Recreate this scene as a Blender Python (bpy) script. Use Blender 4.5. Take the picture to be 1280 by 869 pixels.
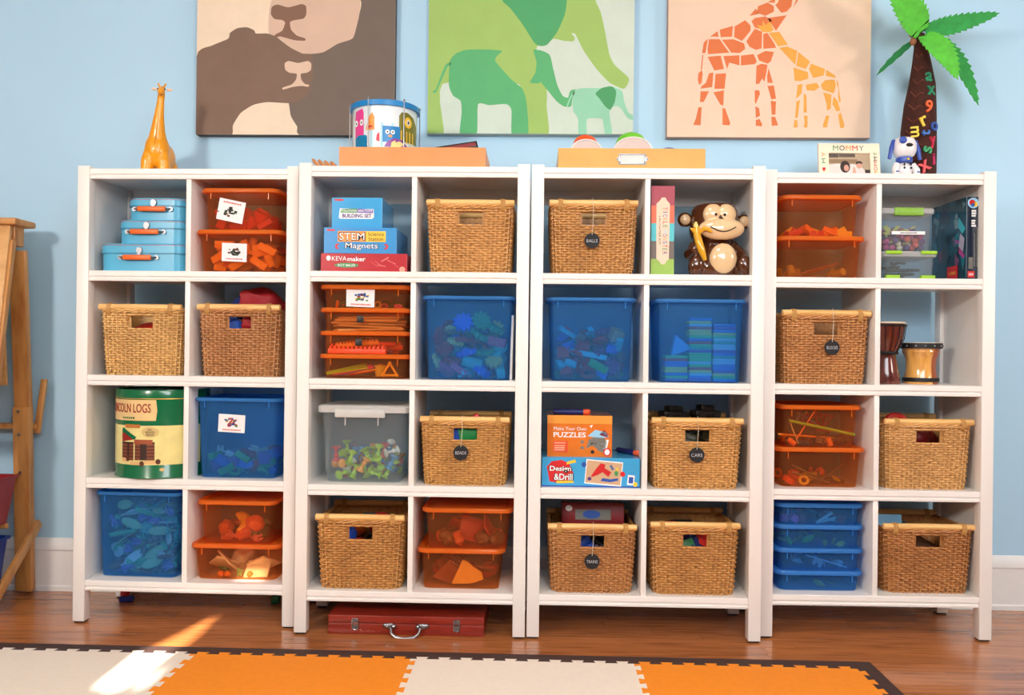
import bpy, bmesh, math, random
from mathutils import Vector, Matrix
R = math.radians
random.seed(11)
for o in list(bpy.data.objects): bpy.data.objects.remove(o, do_unlink=True)
sc = bpy.context.scene
COL = sc.collection

# ------------------------------------------------------------------ camera
IW, IH, F = 1280, 869, 1069.187
CP = Vector((1.543, -2.7752, .9367))
yaw, pit, rol = R(-1.65606), R(.05774), R(.68572)
FWD = Vector((math.sin(yaw)*math.cos(pit), math.cos(yaw)*math.cos(pit), math.sin(pit)))
_r = Vector((math.cos(yaw), -math.sin(yaw), 0)); _u = _r.cross(FWD)
RT = _r*math.cos(rol)+_u*math.sin(rol); UP = _u*math.cos(rol)-_r*math.sin(rol)
cd = bpy.data.cameras.new('camera'); cam = bpy.data.objects.new('camera', cd); COL.objects.link(cam)
m3 = Matrix((RT, UP, -FWD)).transposed(); cam.matrix_world = Matrix.Translation(CP) @ m3.to_4x4()
cd.sensor_width = 36; cd.lens = F*36/IW; cd.clip_start = .05
sc.camera = cam

# ------------------------------------------------------------------ world, lights, exposure
sc.view_settings.view_transform = 'Standard'; sc.view_settings.look = 'None'
sc.view_settings.gamma = 1; sc.view_settings.use_curve_mapping = False
sc.view_settings.exposure = 0.0
sc.cycles.transparent_max_bounces = 16
w = bpy.data.worlds.new('sky'); sc.world = w; w.use_nodes = True
w.node_tree.nodes['Background'].inputs[0].default_value = (.62, .78, 1, 1)
w.node_tree.nodes['Background'].inputs[1].default_value = .8
RX0, RX1, RY0, RY1, RZ = -1.3, 4.7, -3.7, .42, 2.62          # the room
def area(name, loc, tgt, sx, sy, e, col):
    l = bpy.data.lights.new(name, 'AREA'); l.shape = 'RECTANGLE'; l.size = sx; l.size_y = sy; l.energy = e; l.color = col
    o = bpy.data.objects.new(name, l); COL.objects.link(o); o.location = loc
    o.rotation_euler = (Vector(tgt)-Vector(loc)).to_track_quat('-Z', 'Y').to_euler(); return o
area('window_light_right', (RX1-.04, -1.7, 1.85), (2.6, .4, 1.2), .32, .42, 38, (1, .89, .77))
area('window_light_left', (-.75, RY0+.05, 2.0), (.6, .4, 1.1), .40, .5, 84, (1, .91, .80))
area('front_sky_fill', (2.0, RY0+.04, 1.95), (1.5, .4, .9), 2.4, .9, 90, (.92, .96, 1))  # broad cool fill added behind the camera for sky light
area('ceiling_fill', (1.7, -1.5, RZ-.03), (1.7, -1.5, 0), .5, .5, 16, (1, .93, .84))  # weak overhead fill, added; no lamp is modelled here
SUN = Vector((.036, 1, -.577)).normalized()
sl = bpy.data.lights.new('sun', 'SUN'); sl.energy = 36; sl.angle = R(.7); sl.color = (1, .93, .82)
so = bpy.data.objects.new('sun', sl); COL.objects.link(so); so.location = (.3, -6, 5)
so.rotation_euler = SUN.to_track_quat('-Z', 'Y').to_euler()

# ------------------------------------------------------------------ pixel rays
def ray(px, py): return FWD+RT*((px-640)/F)-UP*((py-434.5)/F)
def at_y(px, py, y): d = ray(px, py); return CP+d*((y-CP.y)/d.y)
def at_z(px, py, z): d = ray(px, py); return CP+d*((z-CP.z)/d.z)

# ------------------------------------------------------------------ materials
def lin(c):
    r = []
    for x in c:
        x = x/255; r.append(((x+.055)/1.055)**2.4 if x > .04045 else x/12.92)
    return tuple(r)
MATS = {}
def base_nodes(name):
    m = bpy.data.materials.new(name); m.use_nodes = True
    nt = m.node_tree; b = nt.nodes['Principled BSDF']; return m, nt, b
def coords(nt, scale=(1, 1, 1), kind='Object'):
    t = nt.nodes.new('ShaderNodeTexCoord'); mp = nt.nodes.new('ShaderNodeMapping')
    mp.inputs['Scale'].default_value = scale; nt.links.new(t.outputs[kind], mp.inputs[0]); return mp.outputs[0]
def noise(nt, vec, scale, detail=3):
    n = nt.nodes.new('ShaderNodeTexNoise'); n.inputs['Scale'].default_value = scale; n.inputs['Detail'].default_value = detail
    nt.links.new(vec, n.inputs['Vector']); return n.outputs['Fac']
def ramp(nt, fac, stops):
    r = nt.nodes.new('ShaderNodeValToRGB'); e = r.color_ramp.elements
    while len(e) < len(stops): e.new(.5)
    for k, (p, c) in enumerate(stops): e[k].position = p; e[k].color = (*c, 1)
    nt.links.new(fac, r.inputs[0]); return r.outputs[0]
def bump(nt, b, fac, strength, dist=.002):
    n = nt.nodes.new('ShaderNodeBump'); n.inputs['Strength'].default_value = strength; n.inputs['Distance'].default_value = dist
    nt.links.new(fac, n.inputs['Height']); nt.links.new(n.outputs[0], b.inputs['Normal'])
def mat(name, rgb, rough=.5, metal=0, var=.05, scale=25, bmp=0, coat=0):
    if name in MATS: return MATS[name]
    m, nt, b = base_nodes(name); c = lin(rgb)
    v = coords(nt); f = noise(nt, v, scale)
    col = ramp(nt, f, [(.3, tuple(x*(1-var) for x in c)), (.7, tuple(min(1, x*(1+var)) for x in c))])
    nt.links.new(col, b.inputs['Base Color'])
    b.inputs['Roughness'].default_value = rough; b.inputs['Metallic'].default_value = metal
    b.inputs['Coat Weight'].default_value = coat
    if bmp: bump(nt, b, f, bmp)
    MATS[name] = m; return m
def wood(name, c1, c2, stretch, rough=.4, scale=9, rnd=0, coat=0):
    m, nt, b = base_nodes(name)
    t = nt.nodes.new('ShaderNodeTexCoord'); mp = nt.nodes.new('ShaderNodeMapping'); mp.inputs['Scale'].default_value = stretch
    oi = nt.nodes.new('ShaderNodeObjectInfo')
    ad = nt.nodes.new('ShaderNodeVectorMath'); ad.operation = 'ADD'
    geo = nt.nodes.new('ShaderNodeNewGeometry')
    nt.links.new(geo.outputs['Position'] if rnd else t.outputs['Object'], ad.inputs[0])
    sc_ = nt.nodes.new('ShaderNodeVectorMath'); sc_.operation = 'SCALE'; sc_.inputs['Scale'].default_value = 31.7
    cb = nt.nodes.new('ShaderNodeCombineXYZ'); nt.links.new(oi.outputs['Random'], cb.inputs[0]); nt.links.new(oi.outputs['Random'], cb.inputs[2])
    nt.links.new(cb.outputs[0], sc_.inputs[0]); nt.links.new(sc_.outputs[0], ad.inputs[1])
    nt.links.new(ad.outputs[0], mp.inputs[0])
    f = noise(nt, mp.outputs[0], scale, 6)
    col = ramp(nt, f, [(.28, lin(c2)), (.52, lin(c1)), (.75, tuple(min(1, x*1.15) for x in lin(c1)))])
    if rnd:
        hs = nt.nodes.new('ShaderNodeHueSaturation'); mr = nt.nodes.new('ShaderNodeMapRange')
        mr.inputs['To Min'].default_value = 1-rnd; mr.inputs['To Max'].default_value = 1+rnd
        nt.links.new(oi.outputs['Random'], mr.inputs[0]); nt.links.new(mr.outputs[0], hs.inputs['Value']); nt.links.new(col, hs.inputs['Color'])
        col = hs.outputs[0]
    nt.links.new(col, b.inputs['Base Color']); b.inputs['Roughness'].default_value = rough; b.inputs['Coat Weight'].default_value = coat
    b.inputs['Coat Roughness'].default_value = .12
    bump(nt, b, f, .08); MATS[name] = m; return m
def clear(name, rgb, alpha, rough=.25, tint=None):
    """translucent moulded plastic: part see-through, part milky"""
    m, nt, b = base_nodes(name); out = nt.nodes['Material Output']
    f = noise(nt, coords(nt), 18)
    c = lin(rgb); nt.links.new(ramp(nt, f, [(.3, tuple(x*.93 for x in c)), (.7, tuple(min(1, x*1.05) for x in c))]), b.inputs['Base Color'])
    b.inputs['Roughness'].default_value = rough
    tr = nt.nodes.new('ShaderNodeBsdfTransparent'); tr.inputs[0].default_value = (*(lin(tint) if tint else c), 1)
    tl = nt.nodes.new('ShaderNodeBsdfTranslucent'); tl.inputs[0].default_value = (*c, 1)
    m1 = nt.nodes.new('ShaderNodeMixShader'); m1.inputs[0].default_value = .45
    nt.links.new(b.outputs[0], m1.inputs[1]); nt.links.new(tl.outputs[0], m1.inputs[2])
    m2 = nt.nodes.new('ShaderNodeMixShader'); m2.inputs[0].default_value = alpha
    nt.links.new(tr.outputs[0], m2.inputs[1]); nt.links.new(m1.outputs[0], m2.inputs[2])
    nt.links.new(m2.outputs[0], out.inputs[0]); MATS[name] = m; return m
def wicker_mat():
    m, nt, b = base_nodes('wicker'); oi = nt.nodes.new('ShaderNodeObjectInfo')
    f = noise(nt, coords(nt, (22, 22, 110)), 3, 4)
    g = noise(nt, coords(nt, (7, 7, 9)), 1, 2)
    c = ramp(nt, f, [(.30, (.34, .23, .15)), (.47, (.9, .88, .84)), (.72, (1.0, 1.0, 1.0))])
    c2 = ramp(nt, g, [(.3, (.72, .66, .6)), (.6, (1, 1, 1))])
    mx = nt.nodes.new('ShaderNodeMix'); mx.data_type = 'RGBA'; mx.blend_type = 'MULTIPLY'; mx.inputs[0].default_value = 1
    nt.links.new(c, mx.inputs[6]); nt.links.new(oi.outputs['Color'], mx.inputs[7])
    my = nt.nodes.new('ShaderNodeMix'); my.data_type = 'RGBA'; my.blend_type = 'MULTIPLY'; my.inputs[0].default_value = .7
    nt.links.new(mx.outputs[2], my.inputs[6]); nt.links.new(c2, my.inputs[7])
    nt.links.new(my.outputs[2], b.inputs['Base Color']); b.inputs['Roughness'].default_value = .45; MATS['wicker'] = m; return m

# ------------------------------------------------------------------ mesh builder
def rr(wd, dp, r, n=4, cx=0, cy=0):
    r = max(1e-5, min(r, wd/2-1e-5, dp/2-1e-5)); P = []
    for (sx, sy, a0) in ((1, 1, 0), (-1, 1, 90), (-1, -1, 180), (1, -1, 270)):
        for k in range(n+1):
            a = R(a0+90*k/n); P.append((cx+sx*(wd/2-r)+r*math.cos(a), cy+sy*(dp/2-r)+r*math.sin(a)))
    return P
class MB:
    def __init__(s): s.v = []; s.f = []
    def loft(s, rings, c0=True, c1=True, wrap=False, closed=True):
        b = len(s.v); n = len(rings[0])
        for r in rings: s.v += [tuple(p) for p in r]
        m = len(rings)
        for i in range(m if wrap else m-1):
            j = (i+1) % m
            for k in range(n if closed else n-1):
                l = (k+1) % n
                s.f.append((b+i*n+k, b+i*n+l, b+j*n+l, b+j*n+k))
        if not wrap and closed:
            if c0: s.f.append(tuple(b+k for k in reversed(range(n))))
            if c1: s.f.append(tuple(b+(m-1)*n+k for k in range(n)))
        return s
    def box(s, x0, x1, y0, y1, z0, z1):
        return s.loft([[(x0, y0, z), (x1, y0, z), (x1, y1, z), (x0, y1, z)] for z in (z0, z1)])
    def rb(s, x0, x1, y0, y1, z0, z1, b=.003, r=None, n=3):
        """box with softened edges"""
        cx, cy, wd, dp = (x0+x1)/2, (y0+y1)/2, x1-x0, y1-y0; r = b if r is None else r
        b = min(b, (z1-z0)*.45, wd*.4, dp*.4); q = b*.3
        def ring(i, z): return [(x, y, z) for x, y in rr(wd-2*i, dp-2*i, max(r-i, 1e-4), n, cx, cy)]
        return s.loft([ring(b, z0), ring(q, z0+q), ring(0, z0+b), ring(0, z1-b), ring(q, z1-q), ring(b, z1)])
    def tube(s, pts, r, n=8, caps=True, wrap=False):
        P = [Vector(p) for p in pts]; m = len(P); rings = []; prev = None
        for i, p in enumerate(P):
            a = P[(i-1) % m] if (wrap or i > 0) else P[i]; c = P[(i+1) % m] if (wrap or i < m-1) else P[i]
            t = (c-a).normalized()
            u = prev-t*prev.dot(t) if prev else t.orthogonal()
            if u.length < 1e-6: u = t.orthogonal()
            u.normalize(); prev = u; v = t.cross(u); ri = r[i] if isinstance(r, (list, tuple)) else r
            rings.append([p+u*(ri*math.cos(2*math.pi*k/n))+v*(ri*math.sin(2*math.pi*k/n)) for k in range(n)])
        return s.loft(rings, caps, caps, wrap)
    def lathe(s, prof, n=24, c=(0, 0, 0), caps=True, axis='z'):
        rings = []
        for (r, z) in prof:
            g = []
            for k in range(n):
                a = 2*math.pi*k/n; x, y = r*math.cos(a), r*math.sin(a)
                q = (x, y, z) if axis == 'z' else ((x, z, y) if axis == 'y' else (z, x, y))
                g.append((c[0]+q[0], c[1]+q[1], c[2]+q[2]))
            rings.append(g)
        return s.loft(rings, caps, caps)
    def ell(s, c, r, nu=14, nv=9, rot=None):
        if not isinstance(r, (tuple, list)): r = (r, r, r)
        rings = []; q = rot.to_matrix() if rot else None
        for j in range(1, nv):
            t = math.pi*j/nv; g = []
            for k in range(nu):
                a = 2*math.pi*k/nu
                p = Vector((r[0]*math.sin(t)*math.cos(a), r[1]*math.sin(t)*math.sin(a), -r[2]*math.cos(t)))
                if q: p = q @ p
                g.append((c[0]+p.x, c[1]+p.y, c[2]+p.z))
            rings.append(g)
        return s.loft(rings)
    def prism(s, poly, y0, y1, plane='xz'):
        def mk(a, b, t): return (a, t, b) if plane == 'xz' else ((a, b, t) if plane == 'xy' else (t, a, b))
        return s.loft([[mk(a, b, y0) for a, b in poly], [mk(a, b, y1) for a, b in poly]])
    def xf(s, M):
        s.v = [tuple(M @ Vector(p)) for p in s.v]; return s
    def mapv(s, fn): s.v = [fn(*p) for p in s.v]; return s
    def mesh(s, name, smooth=True, angle=38):
        me = bpy.data.meshes.new(name); me.from_pydata(s.v, [], s.f)
        if len(s.f) < 9000:
            bm = bmesh.new(); bm.from_mesh(me); bmesh.ops.recalc_face_normals(bm, faces=bm.faces); bm.to_mesh(me); bm.free()
        if smooth:
            me.polygons.foreach_set('use_smooth', [True]*len(me.polygons)); me.set_sharp_from_angle(angle=R(angle))
        return me
    def build(s, name, m, parent=None, loc=(0, 0, 0), rot=(0, 0, 0), smooth=True, angle=38):
        return link(name, s.mesh(name, smooth, angle), m, parent, loc, rot)
def link(name, me, m, parent=None, loc=(0, 0, 0), rot=(0, 0, 0)):
    o = bpy.data.objects.new(name, me); COL.objects.link(o)
    if m and not me.materials: me.materials.append(m)
    elif m and me.materials[0] != m:
        o.material_slots[0].link = 'OBJECT'; o.material_slots[0].material = m
    o.parent = parent; o.location = loc; o.rotation_euler = rot; return o
def tag(o, label=None, cat=None, group=None, kind=None):
    for k, v in (('label', label), ('category', cat), ('group', group), ('kind', kind)):
        if v: o[k] = v
    return o
def thing(name, label, cat, loc=(0, 0, 0), rz=0, group=None, rot=None):
    o = bpy.data.objects.new(name, None); COL.objects.link(o); o.empty_display_size = .05
    o.location = loc; o.rotation_euler = rot or (0, 0, rz); return tag(o, label, cat, group)
TXT = {}
def text_obj(name, s, m, parent, cx, cz, y, width=None, height=None, rot=0, bold=0, ext=.0003, fn=None, shear=0):
    """lettering standing on an x-z plane that faces -y"""
    key = (s, bold)
    if key not in TXT:
        cu = bpy.data.curves.new('t', 'FONT'); cu.body = s; cu.size = 1; cu.align_x = 'CENTER'; cu.align_y = 'CENTER'; cu.extrude = .01; cu.offset = bold; cu.resolution_u = 3
        ob = bpy.data.objects.new('t', cu); COL.objects.link(ob)
        me = bpy.data.meshes.new_from_object(ob); V = [tuple(v.co) for v in me.vertices]; Fc = [tuple(p.vertices) for p in me.polygons]
        bpy.data.objects.remove(ob, do_unlink=True); bpy.data.meshes.remove(me); bpy.data.curves.remove(cu)
        xs = [v[0] for v in V]; ys = [v[1] for v in V]; mx, my = (min(xs)+max(xs))/2, (min(ys)+max(ys))/2
        TXT[key] = ([(v[0]-mx, v[1]-my, v[2]) for v in V], Fc, max(xs)-min(xs), max(ys)-min(ys))
    V, Fc, tw, th = TXT[key]
    kx = width/tw if width else height/th; ky = height/th if height else kx
    ca, sa = math.cos(rot), math.sin(rot); b = MB()
    for x, z, t in V:
        x, z = x*kx+shear*z*ky, z*ky; x, z = x*ca-z*sa, x*sa+z*ca
        b.v.append((cx+x, y-(ext if t > 0 else -ext), cz+z))
    b.f = Fc
    if fn: b.mapv(fn)
    me = bpy.data.meshes.new(name); me.from_pydata(b.v, [], b.f)
    return link(name, me, m, parent)
def remesh(b, voxel=.004, smooth_it=6, name='body'):
    me = b.mesh(name); ob = bpy.data.objects.new('tmp', me); COL.objects.link(ob)
    md = ob.modifiers.new('r', 'REMESH'); md.mode = 'VOXEL'; md.voxel_size = voxel
    sm = ob.modifiers.new('s', 'SMOOTH'); sm.iterations = smooth_it; sm.factor = .5
    dg = bpy.context.evaluated_depsgraph_get(); dg.update()
    out = bpy.data.meshes.new_from_object(ob.evaluated_get(dg)); bpy.data.objects.remove(ob, do_unlink=True)
    out.name = name; out.polygons.foreach_set('use_smooth', [True]*len(out.polygons)); return out

# ------------------------------------------------------------------ common materials
WHITE = mat('white_paint', (240, 236, 232), .38, var=.015, scale=6)
CHROME = mat('chrome', (150, 150, 155), .32, 1)
BLACK = mat('black_plastic', (18, 18, 20), .45)
PAPER = mat('white_card', (238, 238, 240), .5, var=.01)
INK = mat('black_ink', (28, 26, 28), .6)
REDINK = mat('red_ink', (205, 92, 84), .6)
ORANGE_T = clear('orange_translucent_plastic', (212, 138, 90), .13, .2, (253, 234, 210))
ORANGE_L = clear('orange_lid_plastic', (255, 152, 58), .62, .22, (254, 220, 172))
BLUE_T = clear('blue_translucent_plastic', (96, 172, 234), .22, .2, (204, 232, 251))
BLUE_L = clear('blue_rim_plastic', (92, 178, 244), .62, .22, (185, 222, 250))
CLEAR_T = clear('clear_plastic', (225, 232, 236), .13, .15, (242, 246, 248))
CLEAR_L = clear('frosted_lid_plastic', (228, 230, 232), .72, .3, (240, 242, 244))
WICK = wicker_mat()
def col(name, rgb, rough=.42): return mat(name, rgb, rough)

# ------------------------------------------------------------------ the room
WALLB = mat('blue_wall_paint', (180, 219, 245), .62, var=.012, scale=3, bmp=.02)
WALLS = mat('dimmed_side_wall', (128, 134, 138), .7, var=.02, scale=3)  # unseen walls greyed below the room's paint to cut bounce light
CEIL = mat('ceiling_paint', (244, 243, 240), .8, var=.01)
TRIMW = mat('trim_paint', (240, 240, 240), .4, var=.01)
def struct(o): o['kind'] = 'structure'; return o
struct(MB().box(RX0-.1, RX1+.1, RY1, RY1+.1, 0, RZ).build('wall_back', WALLB, smooth=False))
struct(MB().box(RX0-.1, RX0, RY0-.1, RY1, 0, RZ).build('wall_left', WALLS, smooth=False))
struct(MB().box(RX1, RX1+.1, RY0-.1, RY1, 0, RZ).build('wall_right', WALLS, smooth=False))
b = MB()
for (x0, x1, z0, z1) in ((RX0, 0, 0, RZ), (.7, RX1, 0, RZ), (0, .7, 0, 1.0), (0, .7, 2.42, RZ)): b.box(x0, x1, RY0-.1, RY0, z0, z1)
struct(b.build('wall_front', WALLS, smooth=False))
struct(MB().box(RX0-.1, RX1+.1, RY0-.1, RY1+.1, RZ, RZ+.1).build('ceiling', CEIL, smooth=False))
# baseboard with a moulded top
prof = [(0, 0), (-.018, 0), (-.018, .016), (-.014, .022), (-.013, .150), (-.017, .156), (-.016, .172), (-.010, .186), (-.004, .196), (0, .198)]
b = MB().loft([[(x, RY1+p, z) for p, z in prof] for x in (RX0+.001, RX1-.001)])
struct(b.build('baseboard_back', TRIMW, angle=30))
# window behind the camera; unseen panels added over it shape the sun patch
def window(name, x0, x1, z0, z1, wallplane, axis, inward):
    t = struct(thing(name, None, None)); fr = MB(); pn = MB()
    def bx(m, a0, a1, c0, c1, d0, d1):
        lo, hi = sorted((wallplane+inward*d0, wallplane+inward*d1))
        if axis == 'y': m.box(a0, a1, lo, hi, c0, c1)
        else: m.box(lo, hi, a0, a1, c0, c1)
    for q in ((x0-.06, x0, z0-.06, z1+.06), (x1, x1+.06, z0-.06, z1+.06), (x0, x1, z0-.06, z0), (x0, x1, z1, z1+.06), ((x0+x1)/2-.015, (x0+x1)/2+.015, z0, z1)):
        bx(fr, *q, .0, .025)
    fr.build('window_frame', TRIMW, t, smooth=False)
    return t, pn, bx
GLASS = clear('window_glass', (230, 240, 245), .06, .05)
def simple_window(name, *a):
    t, pn, bx = window(name, *a); bx(pn, a[0], a[1], a[2], a[3], .001, .004); pn.build('window_pane', GLASS, t, smooth=False)
t, pn, bx = window('window_1', .0, .7, 1.0, 2.42, RY0, 'y', 1); pn.box(0, .7, RY0-.06, RY0-.055, 1, 2.42); pn.build('window_pane', clear('sun_window_glass', (250, 250, 250), .0, .05), t, smooth=False)
simple_window('fill_window', 1.25, 3.75, .9, 2.2, RY0, 'y', 1)  # frame added around the front fill, wall closed behind it
simple_window('window_3', -1.05, -.45, 1.5, 2.45, RY0, 'y', 1)
simple_window('window_4', -2.1, -1.3, 1.35, 2.3, RX1, 'x', -1)
SUNMASK = mat('grey_sun_mask', (120, 120, 125), .9)
cy = RY0+.08
cl = [(-.12, .6), (.31, .6), (.31, 1.80), (.255, 1.812), (.238, 1.973), (.296, 2.14), (.311, 2.18), (.40, 2.288), (.425, 2.36), (.44, 2.362), (.44, 2.5), (-.12, 2.5)]
cr = [(.85, .6), (.312, .6), (.312, 1.80), (.385, 1.812), (.356, 1.973), (.318, 2.14), (.312, 2.18), (.401, 2.287), (.50, 2.292), (.49, 2.358), (.442, 2.362), (.442, 2.5), (.85, 2.5)]
tag(MB().prism(cl, cy, cy+.004).build('curtain', SUNMASK, smooth=False), 'unseen grey panel added to shape the sun patch, easel side', 'curtain', 'sun masks')
tag(MB().prism(cr, cy, cy+.004).build('curtain', SUNMASK, smooth=False), 'unseen grey panel added to shape the sun patch, palm side', 'curtain', 'sun masks')

# floor of narrow oak strips
FLOORW = wood('oak_floor', (180, 110, 60), (138, 78, 40), (2.2, 34, 20), .24, 2.2, .13, .5)
fl = struct(MB().box(RX0, RX1, RY0, RY1, -.06, -.0135).build('floor', FLOORW, smooth=False))
pm = MB().box(0, 1, 0, 1, -.012, 0).mesh('plank', False); pm.materials.append(FLOORW)
PW = .058; rows = int((RY1-RY0)/PW)+1; rest = MB(); rng = random.Random(5)
for r in range(rows):
    y1 = RY1-r*PW; y0 = max(y1-PW, RY0); x = RX0-rng.random()*.8
    while x < RX1:
        L = .7+rng.random()*.9; a, c = max(x, RX0), min(x+L, RX1)
        if c-a > .01:
            if r < 24:
                o = link('plank', pm, FLOORW, fl, (a+.0004, y0+.0004, -rng.random()*.0003)); o.scale = (c-a-.0008, y1-y0-.0008, 1)
            else: rest.box(a+.0004, c-.0004, y0+.0004, y1-.0004, -.012, 0)
        x += L
o = rest.build('plank', FLOORW, fl, smooth=False); o['kind'] = 'stuff'

# ------------------------------------------------------------------ foam play mat
CREAM = mat('cream_foam', (236, 224, 210), .75, var=.02, scale=60, bmp=.15)
ORNG = mat('orange_foam', (244, 142, 24), .7, var=.03, scale=60, bmp=.15)
BRWN = mat('dark_brown_foam', (64, 42, 38), .7, var=.05, scale=60, bmp=.15)
def jig(a, c, n, amp):
    """interlocking edge from a to c; tabs point to the left of travel"""
    A, C = Vector(a), Vector(c); d = C-A; nrm = Vector((-d.y, d.x)).normalized()*amp; P = [A.copy()]
    for i in range(n):
        for (t, k) in ((.30, 0), (.22, 1), (.78, 1), (.70, 0)): P.append(A+d*((i+t)/n)+nrm*k)
    P.append(C.copy()); return [tuple(p) for p in P]
TX = [-.14, .52, 1.18, 1.84, 2.49]; TY0, TY1, TB = -.905, -.247, -.189
TH = .0125
vert = [jig((x, TY0), (x, TY1), 10, -.017) for x in TX]         # tabs to the right
horiz = [jig((TX[i], TY1), (TX[i+1], TY1), 10, .017) for i in range(4)]
bott = [jig((TX[i], TY0), (TX[i+1], TY0), 10, .017) for i in range(4)]
for i in range(4):
    poly = bott[i]+vert[i+1][1:]+list(reversed(horiz[i]))[1:]+list(reversed(vert[i]))[1:-1]
    o = MB().prism(poly, .0, TH, 'xy').build('foam_tile', (CREAM, ORNG)[i % 2], angle=30, smooth=False)
    tag(o, ['cream foam mat tile with the sun patch, beside the easel', 'orange foam mat tile in front of the red case', 'cream foam mat tile between the two orange tiles', 'orange foam mat tile at the corner of the mat'][i], 'mat tile', 'interlocking foam tiles')
for i in range(4):
    x1 = TX[i+1] if i < 3 else TX[4]
    poly = horiz[i]+[(x1, TB), (TX[i], TB)]
    o = MB().prism(poly, 0, TH, 'xy').build('foam_border', BRWN, smooth=False)
    tag(o, 'dark brown foam border strip behind '+['the sunlit cream mat tile', 'the orange tile by the red case', 'the cream tile between orange tiles', 'the corner orange tile'][i], 'mat border', 'foam border strips')
poly = vert[4]+[(TX[4], TB), (TX[4]+.058, TB), (TX[4]+.058, TY0)]
tag(MB().prism(poly, 0, TH, 'xy').build('foam_border', BRWN, smooth=False), 'dark brown foam border strip running along the side of the mat', 'mat border', 'foam border strips')

# ------------------------------------------------------------------ four white cube bookcases
UW, UD, PST, DV = .75, .325, .040, .017
ZT, ZL = 1.5315, [1.5232, 1.1812, .8313, .4867, .1425]
UX = [0, .7653, 1.5208, 2.2823]; DYL = [.045, -.020, -.014, .040]; DYR = [.033, -.019, -.012, .051]
UM = []
for i in range(4): UM.append(Matrix.Translation((UX[i], DYL[i], 0)) @ Matrix.Rotation(math.atan2(DYR[i]-DYL[i], UW), 4, 'Z'))
UYAW = [math.atan2(DYR[i]-DYL[i], UW) for i in range(4)]
def bookcase():
    t = thing('bookcase', '', 'bookcase', (0, 0, 0), 0, 'white cube bookcases')
    post = MB().rb(0, PST, 0, PST, .006, ZT, .0016).mesh('post'); foot = MB().rb(.004, PST-.004, .004, PST-.004, 0, .006, .001).mesh('foot')
    for (x, y) in ((0, 0), (UW-PST, 0), (0, UD-PST), (UW-PST, UD-PST)):
        p = link('post', post, WHITE, t, (x, y, 0)); link('foot', foot, BLACK, p)
    side = MB().box(0, .016, PST-.001, UD-PST+.001, ZL[4]-.03, ZT-.012).mesh('side_panel', False)
    for x in (.012, UW-.028): link('side_panel', side, WHITE, t, (x, 0, 0))
    shelf = MB().box(.0282, UW-.0282, .016, UD-.008, -.022, 0).mesh('shelf', False)
    # stepped moulding on the front edge
    pr = [(.017, 0), (.006, 0), (.004, -.002), (.004, -.017), (.0095, -.020), (.0095, -.0245), (.005, -.0275), (.006, -.034), (.017, -.034)]
    rail = MB().loft([[(x, y, z) for y, z in pr] for x in (PST-.001, UW-PST+.001)]).mesh('front_rail', True, 25)
    for z in ZL:
        s = link('shelf', shelf, WHITE, t, (0, 0, z)); link('front_rail', rail, WHITE, s)
    for k in range(4):
        zt, zb = ZL[k]-.022, ZL[k+1]
        MB().rb(UW/2-DV/2, UW/2+DV/2, .010, UD-.012, zb, zt, .001).build('divider', WHITE, t)
    MB().box(PST, UW-PST, UD-.022, UD-.008, ZL[0]-.072, ZL[0]-.022).build('back_rail', WHITE, t, smooth=False)
    MB().box(PST, UW-PST, UD-.022, UD-.008, ZL[4]-.06, ZL[4]-.022).build('back_rail', WHITE, t, smooth=False)
    return t
def copy_tree(o, parent=None):
    c = o.copy(); COL.objects.link(c); c.parent = parent
    for ch in o.children: copy_tree(ch, c)
    return c
bk = bookcase()
for i in range(4):
    o = bk if i == 0 else copy_tree(bk)
    o['label'] = ['white eight-cube bookcase beside the wooden easel, holding the blue suitcases', 'white eight-cube bookcase standing over the red wooden case',
                  'white eight-cube bookcase holding the brown monkey bank', 'white eight-cube bookcase with the palm tree on top'][i]
    o.location = UM[i].to_translation(); o.rotation_euler = (0, 0, UYAW[i])

# ------------------------------------------------------------------ placing by pixel in a bookcase's own frame
def loc(u, px, py, ly):
    Mi = UM[u].inverted(); o = Mi @ CP; d = Mi.to_3x3() @ ray(px, py); return o+d*((ly-o.y)/d.y)
def fit(u, x0, x1, ytop, ly):
    a, c = loc(u, x0, ytop, ly), loc(u, x1, ytop, ly); return (a.x+c.x)/2, c.x-a.x, (a.z+c.z)/2
def W(u, x, y, z): return UM[u] @ Vector((x, y, z))
CELL = [(.0282+.001, UW/2-DV/2-.001), (UW/2+DV/2+.001, UW-.0282-.001)]

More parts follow.
